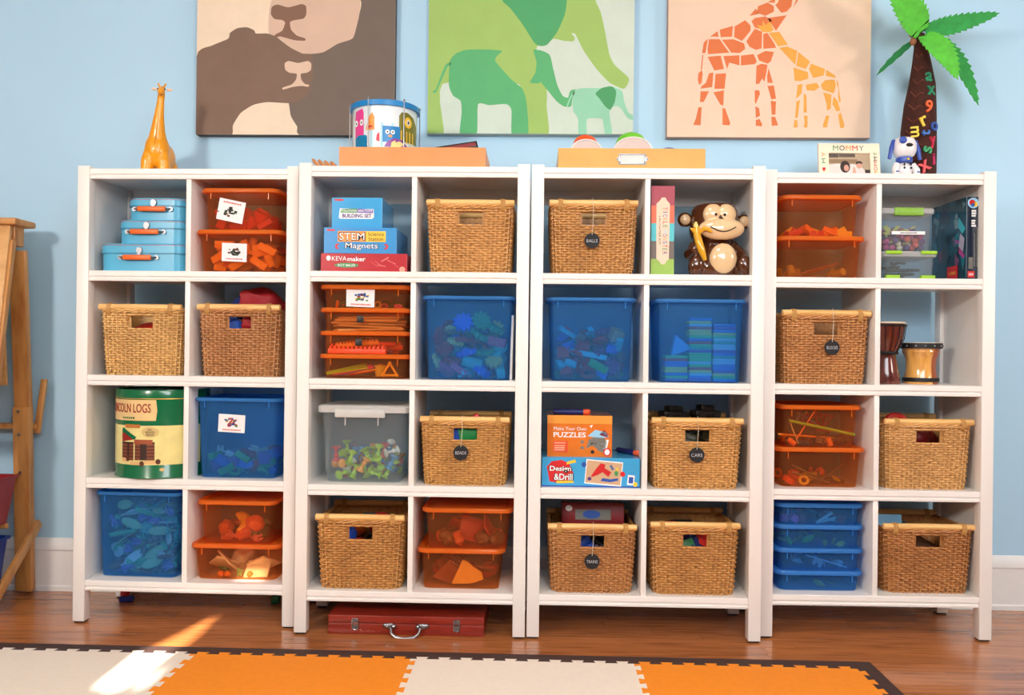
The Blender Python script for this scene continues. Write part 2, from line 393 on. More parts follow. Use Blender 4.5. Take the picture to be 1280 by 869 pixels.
# ------------------------------------------------------------------ wicker baskets
BW, BD, BH = .300, .270, .225
def basket_meshes():
    sp = .0165; rows = 27; tp = .93; cr = .035
    def outline(n_per, sc_):
        base = rr(BW*sc_, BD*sc_, cr, 8); L = [0]
        for i in range(len(base)):
            a, c = base[i], base[(i+1) % len(base)]; L.append(L[-1]+math.hypot(c[0]-a[0], c[1]-a[1]))
        tot = L[-1]; out = []; j = 0
        for k in range(n_per):
            s = tot*k/n_per
            while L[j+1] < s: j += 1
            a, c = base[j], base[(j+1) % len(base)]; t = (s-L[j])/max(1e-9, L[j+1]-L[j])
            p = (a[0]+(c[0]-a[0])*t, a[1]+(c[1]-a[1])*t); tg = Vector((c[0]-a[0], c[1]-a[1])).normalized()
            out.append((p[0], p[1], tg.y, -tg.x))
        return out, tot
    _, tot = outline(4, 1); ns = int(tot/sp); ns += ns % 2; N = ns*2
    hw, hz0, hz1 = .046, BH*.735, BH*.915
    wv = MB(); ph = BH/rows; rj = random.Random(3)
    for j in range(rows):
        z = (j+.5)*ph; sc_ = tp+(1-tp)*min(1, z/BH*1.15)
        if j < 2: sc_ -= .012*(2-j)
        O, _ = outline(N, sc_); cut = hz0 < z < hz1
        runs = [[]]; pts = []
        for k, (x, y, nx, ny) in enumerate(O):
            ph_ = math.cos(math.pi*k/2+math.pi*j)            # over one stake, under the next
            of = .0048*ph_; dz = (rj.random()-.5)*.0008
            if cut and abs(x) < hw and abs(y) > BD*.4*sc_: pts.append(None)
            else: pts.append((x+nx*of, y+ny*of, z+dz, nx, ny))
        def ring(p):
            x, y, zz, nx, ny = p; a, h = .0024, ph*.37
            return [(x+nx*a, y+ny*a, zz), (x+nx*a*.3, y+ny*a*.3, zz+h), (x-nx*a, y-ny*a, zz), (x+nx*a*.3, y+ny*a*.3, zz-h)]
        if all(pts): wv.loft([ring(p) for p in pts], wrap=True)
        else:
            k0 = next(k for k in range(N) if pts[k] is None); run = []
            for k in range(k0, k0+N+1):
                p = pts[k % N]
                if p: run.append(ring(p))
                elif len(run) > 1: wv.loft(run); run = []
                else: run = []
    O0, _ = outline(ns, tp); O1, _ = outline(ns, 1)
    for k in range(ns):
        x0, y0 = O0[k][:2]; x1, y1 = O1[k][:2]
        if abs(x1) < hw and abs(y1) > BD*.4: wv.tube([(x0, y0, 0), (x0+(x1-x0)*.7, y0+(y1-y0)*.7, hz0)], .0028, 4)
        else: wv.tube([(x0, y0, 0), (x1, y1, BH*.9), (x1, y1, BH)], .0028, 4)
    def shell(z0_, z1_, gap):                                   # added liner: blocks see-through, keeps the weave gaps dark
        rings = []
        for z in (z0_, z1_):
            O, _ = outline(N, tp+(1-tp)*min(1, z/BH*1.15)); rings.append([(x-nx*.012, y-ny*.012, z) for x, y, nx, ny in O])
        if not gap: wv.loft(rings, False, False); return
        b0 = len(wv.v); wv.v += rings[0]+rings[1]
        for k in range(N):
            l = (k+1) % N
            if all(abs(rings[0][q][0]) < hw and abs(rings[0][q][1]) > BD*.3 for q in (k, l)): continue
            wv.f.append((b0+k, b0+l, b0+N+l, b0+N+k))
    shell(.004, hz0, False); shell(hz0, hz1, True); shell(hz1, BH, False)
    wm = wv.mesh('weave', True, 60)
    fl_ = MB().loft([[(x, y, z) for x, y in rr(BW*tp-.01, BD*tp-.01, .03, 4)] for z in (.001, .006)]).mesh('base')
    rim = MB(); O, _ = outline(180, 1.0)
    for s in (0, 1, 2):
        rim.tube([(x+nx*.0045*math.cos(k*.35+s*2.094), y+ny*.0045*math.cos(k*.35+s*2.094), BH+.001+.0045*math.sin(k*.35+s*2.094)) for k, (x, y, nx, ny) in enumerate(O)], .0036, 5, wrap=True)
    rimm = rim.mesh('rim', True, 70)
    bar = MB().tube([(-BW/2-.006, 0, 0), (-BW/2-.004, 0, 0), (0, 0, .0004), (BW/2+.004, 0, 0), (BW/2+.006, 0, 0)], [.008, .0112, .0112, .0112, .008], 12).mesh('handle_bar')
    bd = MB()
    for k in range(4):
        x = (k-1.5)*.0042
        bd.tube([(x+.0006*math.sin(a*3), .0130*math.cos(a)*1.0, -.008+.0205*math.sin(a)) for a in [2*math.pi*q/14 for q in range(14)]], .0024, 5, wrap=True)
    return wm, fl_, rimm, bar, bd.mesh('binding', True, 70)
BM = basket_meshes()
ROD = wood('rattan_rod', (236, 190, 122), (212, 158, 86), (3, 40, 40), .35, 2)
BIND = mat('rattan_binding', (196, 148, 84), .5, var=.15, scale=120)
BASK = []
def basket(u, row, x0, x1, ytop, label, tint=(214, 160, 92), ly=.02, rz=0):
    z0 = ZL[row]; cx, wd, zt = fit(u, x0, x1, ytop, ly); kx = (wd-.004)/(BW+.012); kz = (zt-z0)/(BH+.0252)
    c = min(max(cx, CELL[0][0] if cx < UW/2 else CELL[1][0]), 9)
    lo, hi = CELL[0] if cx < UW/2 else CELL[1]; hwid = kx*(BW/2+.0105)
    cx = min(max(cx, lo+hwid), hi-hwid) if 2*hwid < hi-lo else (lo+hi)/2
    if 2*hwid > hi-lo: kx *= (hi-lo)/(2*hwid)
    t = thing('wicker_basket', label, 'basket', W(u, cx, ly+BD/2+.004, z0), UYAW[u]+rz, 'wicker baskets'); t.scale = (kx, 1, kz)
    tc = (*[min(1, v*1.12) for v in lin(tint)], 1)
    wv = link('weave', BM[0], WICK, t); wv.color = tc; wv['kind'] = 'stuff'
    fb = link('base', BM[1], WICK, t); fb.color = tc
    rm = link('rim', BM[2], WICK, t); rm.color = tc
    for s in (-1, 1):
        br = link('handle_bar', BM[3], ROD, t, (0, s*(BD/2-.004), BH+.0140))
        for q in (-1, 1): link('binding', BM[4], BIND, br, (q*BW*.385, 0, 0))
    d = dict(u=u, cx=cx, cy=ly+BD/2+.004, z0=z0+.007*kz, w=BW*.90*kx, d=BD*.84, h=BH*kz, kx=kx, kz=kz, ly=ly); BASK.append(d); return d

# ------------------------------------------------------------------ translucent bins
def ring_(wd, dp, r, z): return [(x, y, z) for x, y in rr(wd, dp, r, 5)]
def storage_bin(u, z0, x0, x1, ytop, label, tint='orange', ly=.03, dp=.265, lid=True, group=None, tp=.88, name='storage_bin', cx=None, wd=None, h=None, rz=0):
    fx, fw, zt = fit(u, x0, x1, ytop, ly)
    if cx is None: cx = fx
    if wd is None: wd = fw
    if h is None: h = zt-z0
    body_m, lid_m = {'orange': (ORANGE_T, ORANGE_L), 'blue': (BLUE_T, BLUE_L), 'clear': (CLEAR_T, CLEAR_L)}[tint]
    t = thing(name, label, 'bin', W(u, cx, ly+dp/2, z0), UYAW[u]+rz, group or tint+' plastic bins')
    rim = .011; tw, td = wd-2*rim, dp-2*rim; bw, bd_ = tw-(1-tp)*.5*wd, td-(1-tp)*.5*wd; top = h-.003 if lid else h
    def at(z, i): k = z/top; return ring_(bw+(tw-bw)*k-2*i, bd_+(td-bd_)*k-2*i, max(.022-i, .004), z)
    MB().loft([at(.0, .006), at(.002, .0015), at(.006, 0), at(top, 0), at(top, .0024), at(.0035, .0024)]).build('body', body_m, t, angle=50)
    rp = [(0, top-.011), (.007, top-.012), (.0105, top-.008), (.0105, top-.002), (.008, top), (-.003, top), (-.003, top-.006)]
    MB().loft([ring_(tw+2*o_, td+2*o_, .022+o_, z) for o_, z in rp], wrap=True).build('rim', lid_m, t, angle=35)
    for s in (-1, 1): MB().box(s*tw*.40-.0015, s*tw*.40+.0015, -td/2-.0035, -td/2-.0005, top-.034, top-.010).build('rib', lid_m, t, smooth=False)
    if lid:
        lp = [(.009, h-.014), (.0118, h-.013), (.0125, h-.005), (.009, h), (-.006, h), (-.012, h-.0045)]
        bot = [(-.012, h-.0075), (-.004, h-.0030)]
        MB().loft([ring_(tw+2*o_, td+2*o_, max(.022+o_, .006), z) for o_, z in lp]).build('lid', lid_m, t, angle=35)
    return dict(t=t, u=u, cx=cx, cy=ly+dp/2, z0=z0+.004, w=bw-.008, d=bd_-.008, h=h-.02, ly=ly, fy=-td/2, fb=-bd_/2, top=h, zb=z0)
def card(bn, x0, x1, y0, y1, rot=0, flip=False, name='label_card', dots=None, seed=1):
    """white picture card stuck to the front of a bin"""
    u, t = bn['u'], bn['t']; ly = bn['ly']+.0115
    a, c = loc(u, x0, y0, ly), loc(u, x1, y1, ly); wd, ht = c.x-a.x, a.z-c.z; cx, cz = (a.x+c.x)/2-bn['cx'], (a.z+c.z)/2-bn['zb']
    k = cz/bn['top']; fy = bn['fb']+(bn['fy']-bn['fb'])*k; lean = math.atan2(bn['fb']-bn['fy'], bn['top'])
    o = MB().rb(-wd/2, wd/2, -.0004, .0004, -ht/2, ht/2, .0003).build(name, PAPER, t, (cx, fy-.0016, cz), (lean, rot, 0), smooth=False)
    rg = random.Random(seed); dm = {}
    for i in range(26):
        c_ = rg.choice(dots or [(30, 30, 30), (30, 30, 30), (110, 70, 40), (60, 90, 60)])
        x, z = rg.gauss(0, .13)*wd, (rg.random()-.5)*.42*ht+(.06*ht if not flip else -.06*ht)
        s = wd*.028*(1+rg.random()); dm.setdefault(c_, MB()).box(x-s, x+s, -.0008, -.0003, z-s*.7, z+s*.7)
    for c_, q in dm.items(): q.build('picture_print', col('print_%d_%d_%d' % c_, c_, .6), o, smooth=False)
    q = MB(); zz = (-.36 if not flip else .36)*ht; x = -.33*wd
    while x < .33*wd:
        l = wd*(.02+.05*rg.random()); q.box(x, x+l, -.0008, -.0003, zz-ht*.035, zz+ht*.035); x += l+wd*.018
    q.build('text_print', REDINK, o, smooth=False); return o

# ------------------------------------------------------------------ small toys that fill bins and baskets
def gear_poly(n=10, r=1, q=.76):
    P = []
    for k in range(n):
        for (t, rad) in ((-.30, q), (-.18, r), (.18, r), (.30, q)):
            a = 2*math.pi*(k+t)/n; P.append((rad*math.cos(a), rad*math.sin(a)))
    return P
def kind_mesh(k):
    b = MB()
    if k == 'cube': b.rb(-1, 1, -1, 1, -1, 1, .08)
    elif k == 'oblong': b.rb(-1.5, 1.5, -.6, .6, -.6, .6, .08)
    elif k == 'brick':
        b.rb(-1.5, 1.5, -.75, .75, -.6, .5, .06)
        for x in (-1.05, -.35, .35, 1.05):
            for y in (-.37, .37): b.lathe([(.22, .48), (.22, .72)], 8, (x, y, 0))
    elif k == 'cylinder': b.lathe([(.62, -1.1), (.7, -1.02), (.7, 1.02), (.62, 1.1)], 16)
    elif k == 'gear': b.prism(gear_poly(), -.22, .22, 'xy'); b.lathe([(.35, .2), (.35, .42)], 10)
    elif k == 'ring': b.tube([(.72*math.cos(a), .72*math.sin(a), 0) for a in [2*math.pi*q/20 for q in range(20)]], .28, 8, wrap=True)
    elif k == 'strip':
        b.rb(-2, 2, -.28, .28, -.22, .12, .03)
        for q in range(13): b.box(-1.9+q*.3, -1.75+q*.3, -.28, .28, .1, .3)
    elif k == 'suction': b.lathe([(.75, -1.2), (.82, -1.15), (.5, -.8), (.27, -.6), (.25, 0), (.42, .2), (.45, .5), (.3, .75), (.5, .9), (.78, 1.15), (.7, 1.2)], 16)
    elif k == 'ball': b.ell((0, 0, 0), 1, 18, 12)
    elif k == 'triangle': b.prism([(-1, -.8), (1, -.8), (0, .9)], -.5, .5)
    elif k == 'plate': b.rb(-1, 1, -1, 1, -.09, .09, .03)
    elif k == 'stick': b.tube([(-2, 0, 0), (2, 0, 0)], .09, 8)
    elif k == 'flat_stick': b.rb(-2, 2, -.16, .16, -.07, .07, .03)
    elif k == 'arch':
        P = [(math.cos(a), math.sin(a)) for a in [math.pi*q/12 for q in range(13)]]; P += [(.5*x, .5*y) for x, y in reversed(P)]
        b.prism(P, -.4, .4)
    elif k == 'cup': b.lathe([(.5, -.7), (.55, -.68), (.8, .7), (.72, .7), (.5, -.6)], 16)
    elif k == 'frame':
        for (p, q) in (((-1, -.7), (1, -.7)), ((1, -.7), (0, 1)), ((0, 1), (-1, -.7))): b.tube([(p[0], 0, p[1]), (q[0], 0, q[1])], .17, 6)
        for p in ((-1, -.7), (1, -.7), (0, 1)): b.ell((p[0], 0, p[1]), .25, 8, 6)
    elif k == 'bag':
        rg = random.Random(9); b.ell((0, 0, 0), (1.2, .9, .8), 22, 14)
        def wob(x, y, z):
            f = 1+.10*math.sin(5*x+2*z)+.08*math.sin(7*y-3*x)+.06*math.sin(11*z+4*y); return (x*f, y*f, z*f)
        b.mapv(wob)
    elif k == 'banana':
        P = [(.95*math.cos(a), 0, .95*math.sin(a)) for a in [R(200+14*q) for q in range(11)]]
        b.tube(P, [.1, .25, .33, .37, .38, .38, .37, .34, .3, .2, .1], 8)
    elif k == 'leaf':
        b.ell((0, 0, 0), (1.1, .12, .5), 16, 8)
        b.box(-1.5, -.9, -.05, .05, -.06, .06)
    elif k == 'pizza':
        b.prism([(-1, -.5), (-.2, .95), (.15, .8), (.35, .55), (.6, .35), (.95, .1), (1.05, -.35), (.3, -.55)], -.12, .12)
    elif k == 'car':
        b.rb(-1.2, 1.2, -.55, .55, -.3, .15, .1); b.rb(-.7, .6, -.5, .5, .1, .6, .15)
        for x in (-.7, .7):
            for y in (-.55, .55): b.lathe([(.32, y-.12), (.32, y+.12)], 12, (x, 0, -.3), axis='y')
    elif k == 'train':
        b.rb(-1.2, 1.2, -.5, .5, -.4, .0, .08); b.lathe([(.4, -.1), (.42, 0), (.42, 1.1), (.36, 1.15)], 14, (0, 0, .3), axis='x'); b.rb(-1.15, -.3, -.5, .5, 0, .8, .08)
        b.lathe([(.16, .6), (.2, 1.05)], 10, (.8, 0, 0))
        for x in (-.8, 0, .8):
            for y in (-.5, .5): b.lathe([(.28, y-.1), (.28, y+.1)], 12, (x, 0, -.45), axis='y')
    elif k == 'animal':
        b.ell((0, 0, 0), (1, .5, .55)); b.ell((1.05, 0, .45), (.45, .35, .38))
        for x in (-.6, .6):
            for y in (-.3, .3): b.tube([(x, y, -.2), (x, y, -.95)], [.24, .18], 8)
        b.tube([(-.9, 0, .2), (-1.4, 0, .0), (-1.6, 0, -.35)], [.14, .1, .06], 6)
    elif k == 'flower':
        P = []
        for q in range(40):
            a = 2*math.pi*q/40; r_ = .72+.28*math.cos(5*a); P.append((r_*math.cos(a), r_*math.sin(a)))
        b.prism(P, -.18, .18, 'xy'); b.lathe([(.3, .1), (.3, .3)], 12)
    return b.mesh(k, True, 40)
KM = {}
def toy(kind, name, label, cat, group, m, pos, rot, s):
    if kind not in KM: KM[kind] = kind_mesh(kind)
    o = link(name, KM[kind], m, None, pos, rot); o.scale = (s, s, s); return tag(o, label, cat, group)
def contents(bn, where, specs, seed=1, bias=1.7, rotlim=math.pi, mult=1):
    """drop toys into a container one after another, each resting on what lies below it"""
    rg = random.Random(seed); L = []
    for sp in specs: L += [sp]*int(sp[5]*mult+.5)
    rg.shuffle(L); placed = []
    for (kind, name, cname, rgb, s, n, pf) in L:
        r = s*pf; best = None; rot = (rg.uniform(-rotlim, rotlim), rg.uniform(-.6, .6), rg.uniform(-rotlim, rotlim))
        if kind not in KM: KM[kind] = kind_mesh(kind)
        from mathutils import Euler
        rm = (Matrix.Rotation(UYAW[bn['u']], 3, 'Z').inverted() @ Euler(rot).to_matrix())*s; PV = [rm @ v.co for v in KM[kind].vertices]
        ex, ey, ez = max(abs(v.x) for v in PV), max(abs(v.y) for v in PV), -min(v.z for v in PV)
        for _ in range(14):
            hx, hy = max(bn['w']/2-ex-.002, .0), max(bn['d']/2-ey-.002, .0)
            x = (rg.random()*2-1)*hx; y = -hy+2*hy*rg.random()**bias; z = ez
            for (qx, qy, qz, qr) in placed:
                d2 = (x-qx)**2+(y-qy)**2
                if d2 < (r+qr)**2: z = max(z, qz+math.sqrt((r+qr)**2-d2))
            if best is None or z < best[2]: best = (x, y, z)
        x, y, z = best
        if z+max(v.z for v in PV) > bn['h']: continue
        placed.append((x, y, z, r))
        cat = name.split('_')[-1]
        toy(kind, name, cname+' '+name.replace('_', ' ')+' '+where, cat, cat+'s '+where, col('toy_%d_%d_%d' % rgb, rgb), W(bn['u'], bn['cx']+x, bn['cy']+y, bn['z0']+z), rot, s)
RED, ORA, YEL, GRN, BLU, PUR, LIM, CYA, PNK, GRY, TAN, DRK = (205, 36, 34), (240, 120, 26), (244, 186, 44), (44, 150, 70), (40, 86, 196), (120, 70, 160), (168, 212, 50), (40, 180, 200), (228, 84, 140), (170, 165, 150), (206, 160, 110), (40, 34, 32)

# ------------------------------------------------------------------ bookcase beside the easel
SUIT = mat('light_blue_suitcase_card', (84, 176, 214), .32, var=.02); SUITE = mat('blue_edge_binding', (60, 140, 178), .4); SHAN = mat('orange_handle_plastic', (240, 104, 30), .4)
STCH = mat('stitching_thread', (190, 70, 60), .7)
def suitcase(u, z0, x0, x1, ytop, ly, dp, label, rz, hx):
    cx, wd, zt = fit(u, x0, x1, ytop, ly); h = zt-z0
    t = thing('toy_suitcase', label, 'suitcase', W(u, cx, ly+dp/2, z0), UYAW[u]+rz, 'stacked blue suitcases')
    def rg(i, z): return [(x, y, z) for x, y in rr(wd-2*i, dp-2*i, .042, 8)]
    zl = h*.66
    MB().loft([rg(.004, 0), rg(.002, .002), rg(.002, zl)]).build('body', SUIT, t)
    MB().loft([rg(0, zl-.002), rg(0, h-.003), rg(.003, h)]).build('lid', SUIT, t)
    for nm, z, i in (('lid_seam', zl-.002, -.0012), ('stitching', h-.006, -.0010)):
        MB().loft([rg(i, z), rg(i, z+.0035 if nm == 'lid_seam' else z+.0014), rg(.002, z+.0035 if nm == 'lid_seam' else z+.0014), rg(.002, z)], wrap=True).build(nm, SUITE if nm == 'lid_seam' else STCH, t)
    y = -dp/2
    lt = MB().lathe([(.0105, -.0045), (.0105, -.002), (.012, 0)], 16, (hx, y-.001, zl+.009), axis='y').box(hx-.005, hx+.005, y-.006, y, zl-.016, zl+.004).build('latch', CHROME, t)
    hz = h*.50
    hd = MB().rb(hx-.052, hx+.046, y-.017, y-.007, hz-.009, hz+.008, .004).build('handle', SHAN, t)
    MB().tube([(hx-.066, y, hz), (hx-.062, y-.012, hz), (hx+.056, y-.012, hz), (hx+.06, y, hz)], .003, 6).lathe([(.008, -.004), (.008, 0)], 12, (hx-.066, y, hz), axis='y').lathe([(.008, -.004), (.008, 0)], 12, (hx+.06, y, hz), axis='y').build('handle_ring', CHROME, hd)
    return zt
u = 0; X_ = CELL[0][1]
xr = [231.5, 231.5, 231.5]
z1 = suitcase(0, ZL[1], 122, 231, 304.5, .035, .235, 'largest pale blue suitcase at the bottom of the stack', 0, -.005)
z2 = suitcase(0, z1, 145, 231, 275, .045, .205, 'middle pale blue suitcase between the other two', 0, -.012)
suitcase(0, z2, 157, 231, 247.5, .055, .175, 'smallest pale blue suitcase on top of the stack', 0, -.004)

b1 = storage_bin(0, ZL[1], 243.5, 352, 287, 'lidded orange bin of orange blocks under the bin of red blocks', 'orange', .028)
b2 = storage_bin(0, ZL[1]+b1['top']-.0042, 244.5, 352, 235, 'lidded orange bin of red blocks beside the suitcases', 'orange', .030, cx=b1['cx'], wd=.268)
card(b2, 272, 305, 250, 277, .2, True, seed=3); card(b1, 277, 308, 304, 327, .04, False, seed=4)
OB = (246, 142, 30)
contents(b1, 'in the lower orange bin beside the suitcases', [('cube', 'toy_block', 'orange', OB, .021, 26, .9), ('oblong', 'long_block', 'orange', OB, .021, 12, .9), ('cylinder', 'round_block', 'orange', OB, .02, 8, .9), ('arch', 'arch_block', 'orange', OB, .026, 4, .8), ('brick', 'studded_brick', 'red', RED, .016, 2, .9)], 3, rotlim=.25)
contents(b2, 'in the upper orange bin beside the suitcases', [('cube', 'toy_block', 'red', (214, 34, 40), .018, 20, .9), ('triangle', 'triangle_block', 'red', (214, 34, 40), .026, 9, .8), ('oblong', 'long_block', 'red', (214, 34, 40), .017, 9, .9)], 8, rotlim=.5)

k = basket(0, 2, 122, 227, 380, 'pale wicker basket with a red ball, under the blue suitcases', (230, 184, 116))
contents(k, 'in the pale basket under the suitcases', [('ball', 'toy_ball', 'large red', (214, 44, 26), .088, 1, 1)], 2)
contents(k, 'behind the red ball in the pale basket', [('bag', 'cloth_bag', 'dark', (70, 62, 50), .03, 2, .8)], 5, .4)
k = basket(0, 2, 245, 350.5, 380, 'brown wicker basket overflowing with red and blue dress-up cloth', (196, 138, 86))
for (x, y, z, s, c, nm, ry) in ((-.045, -.062, .160, .040, (44, 96, 196), 'blue', .1), (.035, -.062, .160, .040, (168, 24, 34), 'dark red', .4), (.035, .02, .240, .07, (176, 26, 36), 'shiny red', .25), (-.03, .03, .235, .05, (40, 60, 130), 'dark blue', -.3), (0, 0, .07, .085, (60, 60, 120), 'indigo', 0)):
    toy('bag', 'dress_up_cloth', nm+' crumpled cloth in the overflowing basket beside the pale basket', 'cloth', 'cloths in the overflowing basket', col('cloth_'+nm.replace(' ', '_'), c, .55), W(0, k['cx']+x, k['cy']+y, k['z0']+z), (0, ry, .5), s)

# round green tin of toy logs
TG, TY, TC, TR, TBR = mat('green_tin_print', (12, 104, 62), .22, coat=.4), mat('pale_yellow_tin_print', (236, 222, 150), .25, coat=.4), mat('parchment_print', (232, 200, 140), .3), mat('dark_red_print', (150, 34, 28), .4), mat('log_brown_print', (92, 46, 28), .45)
cx, wd, zt = fit(0, 151, 151+107, 484, .135); rad = wd/2; hh = zt-ZL[3]-.003
t = thing('toy_log_tin', 'round green metal tin of toy logs with a log cabin picture', 'tin', W(0, cx, .14, ZL[3]), UYAW[0])
MB().lathe([(rad-.004, 0), (rad, .002), (rad+.0015, .004), (rad, .007), (rad, hh*.9)], 56).build('body', TG, t)
MB().lathe([(rad+.0005, hh*.9), (rad+.002, hh*.902), (rad+.002, hh*.985), (rad, hh), (rad-.006, hh), (rad-.008, hh-.006)], 56).build('lid', TG, t)
MB().lathe([(rad+.0022, hh*.896), (rad+.0028, hh*.90), (rad+.0022, hh*.905)], 56, caps=False).build('gold_band', mat('gold_trim', (214, 176, 90), .3, .6), t)
def wrapped(r_):                                              # x along the tin -> angle; -y faces the room
    def fn(x, y, z): a = -math.pi/2+x/r_; rr_ = r_-y; return (rr_*math.cos(a), rr_*math.sin(a), z)
    return fn
def wrap_poly(name, poly, m, lift, nx=14):
    xs = [p[0] for p in poly]; q = MB(); me = bpy.data.meshes.new('p'); bm = bmesh.new()
    vs = [bm.verts.new((x, 0, z)) for x, z in poly]; bm.faces.new(vs)
    for i in range(1, nx):
        x = min(xs)+(max(xs)-min(xs))*i/nx; bmesh.ops.bisect_plane(bm, geom=bm.verts[:]+bm.edges[:]+bm.faces[:], plane_co=(x, 0, 0), plane_no=(1, 0, 0))
    f_ = wrapped(rad+lift)
    for v in bm.verts: v.co = f_(*v.co)
    bmesh.ops.recalc_face_normals(bm, faces=bm.faces); bm.to_mesh(me); bm.free()
    return link(name, me, m, t)
def q_(px, py):                                               # photo pixel on the tin -> (arc length, height)
    p = loc(0, px, py, .14-rad*.9); s = max(-1, min(1, (p.x-cx)/rad)); return (math.asin(s)*rad, p.z-ZL[3])
def rect(x0, x1, y0, y1): a, c = q_(x0, y0), q_(x1, y1); return [(a[0], c[1]), (c[0], c[1]), (c[0], a[1]), (a[0], a[1])]
wrap_poly('picture_panel', [(-.20, hh*.16), (.20, hh*.16), (.20, hh*.60), (-.20, hh*.60)], TY, .0006, 40)
pa = q_(197, 500); pb = q_(197, 526)
wrap_poly('title_panel', [(-.19, pb[1]), (pa[0], pb[1]), (pa[0]+.004, (pa[1]+pb[1])/2), (pa[0], pa[1]), (-.19, pa[1])], TC, .0010, 30)
text_obj('title_lettering', 'LINCOLN LOGS', TR, t, q_(191, 512)[0]-.0875, (pa[1]*.60+pb[1]*.40), -.0016, width=.175, height=.030, bold=.012, fn=wrapped(rad))
for kk in range(6): wrap_poly('caption_print', [(q_(153, 521)[0]+.009*kk+dx, pb[1]+dz) for dx, dz in ((0, .006), (.0065, .006), (.0065, .012), (0, .012))], TG, .0014, 2)
wrap_poly('caption_print', rect(157, 178, 530, 535), mat('brown_caption_print', (190, 120, 50), .5), .0012)
o_ = q_(190, 540); wrap_poly('piece_count_badge', [(o_[0]+.028*math.cos(a), o_[1]+.018*math.sin(a)) for a in [2*math.pi*i/24 for i in range(24)]], mat('badge_print', (214, 186, 120), .5), .0012)
text_obj('badge_lettering', 'ALL\nWOOD\nPIECES', INK, t, o_[0], o_[1], -.0018, width=.030, height=.024, fn=wrapped(rad))
wrap_poly('roof_print', [q_(152, 536), q_(154, 534), q_(173, 546), q_(171, 549), q_(152, 549)], TG, .0012)
wrap_poly('gable_print', [q_(152, 541), q_(156, 541), q_(169, 549), q_(152, 552)], TR, .0014)
wrap_poly('porch_roof_print', rect(170, 193, 549, 555), mat('porch_brown_print', (160, 80, 46), .5), .0014)
for (x0, x1) in ((152, 169), (171, 195)): wrap_poly('cabin_wall_print', rect(x0, x1, 552, 575), mat('cabin_dark_brown_print', (52, 28, 20), .5), .0011)  # dark brown print behind the log stripes
for (x0, x1) in ((152, 160), (163, 169), (171, 178), (186, 195)):
    for kk in range(5): wrap_poly('log_print', rect(x0, x1, 554.5+kk*4.1, 557.6+kk*4.1), mat('cabin_log_print', (128, 68, 42), .45), .0013, 3)
for (x0, x1, y) in ((152, 163, 572), (164, 182, 576), (183, 200, 575)): wrap_poly('log_print', rect(x0, x1, y, y+5), mat('light_log_print', (222, 180, 120), .5), .0016, 4)
for (x, y) in ((161, 573), (180, 579), (199, 577)):
    c_ = q_(x, y); wrap_poly('log_end_print', [(c_[0]+.008*math.cos(a), c_[1]+.009*math.sin(a)) for a in [2*math.pi*i/12 for i in range(12)]], TBR, .0018, 3)

c_ = q_(203, 587); wrap_poly('badge_print', [(c_[0]+.008*math.cos(a), c_[1]+.006*math.sin(a)) for a in [2*math.pi*i/12 for i in range(12)]], mat('badge_print', (214, 186, 120), .5), .0008, 3)
b1 = storage_bin(0, ZL[3], 240.5, 349.5, 498, 'open blue bin with a white picture card beside the green tin', 'blue', .035, lid=False)
card(b1, 273, 306, 518, 541, .05, False, dots=[(200, 50, 50), (40, 130, 70), (230, 120, 60), (60, 80, 170)], seed=6)
MIX = [('oblong', 'toy_block', 'blue', BLU, .020, 10, .8), ('oblong', 'toy_block', 'red', RED, .020, 6, .8), ('cube', 'cube_block', 'purple', PUR, .018, 8, .9), ('oblong', 'toy_block', 'green', GRN, .018, 6, .8), ('ring', 'toy_ring', 'green', GRN, .022, 3, .7), ('animal', 'toy_animal', 'white', (220, 220, 215), .022, 3, .8), ('animal', 'toy_animal', 'grey', GRY, .022, 4, .8)]
contents(dict(b1, h=.165), 'in the blue bin beside the green tin', MIX, 5, mult=1.5)

b1 = storage_bin(0, ZL[4], 116, 226, 616, 'blue bin with its lid ajar on toy bugs, below the green tin', 'blue', .040, lid=False, rz=-.03)
o = MB().loft([ring_(.262+2*o_, .235+2*o_, .02, z) for o_, z in ((.004, -.010), (.005, -.002), (0, 0), (-.012, 0), (-.014, -.003))]).build('bin_lid', BLUE_L, None, W(0, b1['cx']+.006, b1['cy']+.026, ZL[4]+b1['top']+.0125), (R(1.5), 0, UYAW[0]-.05))
tag(o, 'blue plastic lid resting askew on the bin of toy bugs', 'lid')
contents(b1, 'in the blue bin with the lid ajar', [('leaf', 'toy_leaf', 'pale green', (170, 200, 150), .034, 12, .55), ('leaf', 'toy_wing', 'white', (210, 215, 220), .034, 9, .55), ('gear', 'toy_gear', 'teal', (60, 170, 160), .024, 8, .7), ('strip', 'rubber_worm', 'green', (90, 190, 140), .026, 12, .6), ('stick', 'toy_stick', 'teal', (60, 190, 190), .040, 5, .4), ('animal', 'toy_bug', 'purple', (130, 110, 190), .022, 10, .8), ('animal', 'toy_bug', 'grey', (90, 90, 100), .022, 14, .8), ('leaf', 'toy_leaf', 'dark red', (120, 50, 40), .026, 12, .55)], 15, 2.2, mult=2.1)
b1 = storage_bin(0, ZL[4], 236.5, 349.5, 681, 'lower orange bin lit by the sun beside the blue bin of bugs', 'orange', .034)
b2 = storage_bin(0, ZL[4]+b1['top']-.0042, 237.5, 350, 626.5, 'upper orange bin holding a yellow banana-shaped toy', 'orange', .034, cx=b1['cx'], wd=.270)
contents(b1, 'in the sunlit lower orange bin', [('bag', 'cloth_bag', 'white', (240, 236, 225), .045, 1, .9), ('ball', 'toy_bead', 'orange', ORA, .011, 9, 1), ('animal', 'toy_animal', 'green', GRN, .016, 2, .8), ('plate', 'play_card', 'white', (235, 230, 225), .04, 5, .25)], 21, 3)
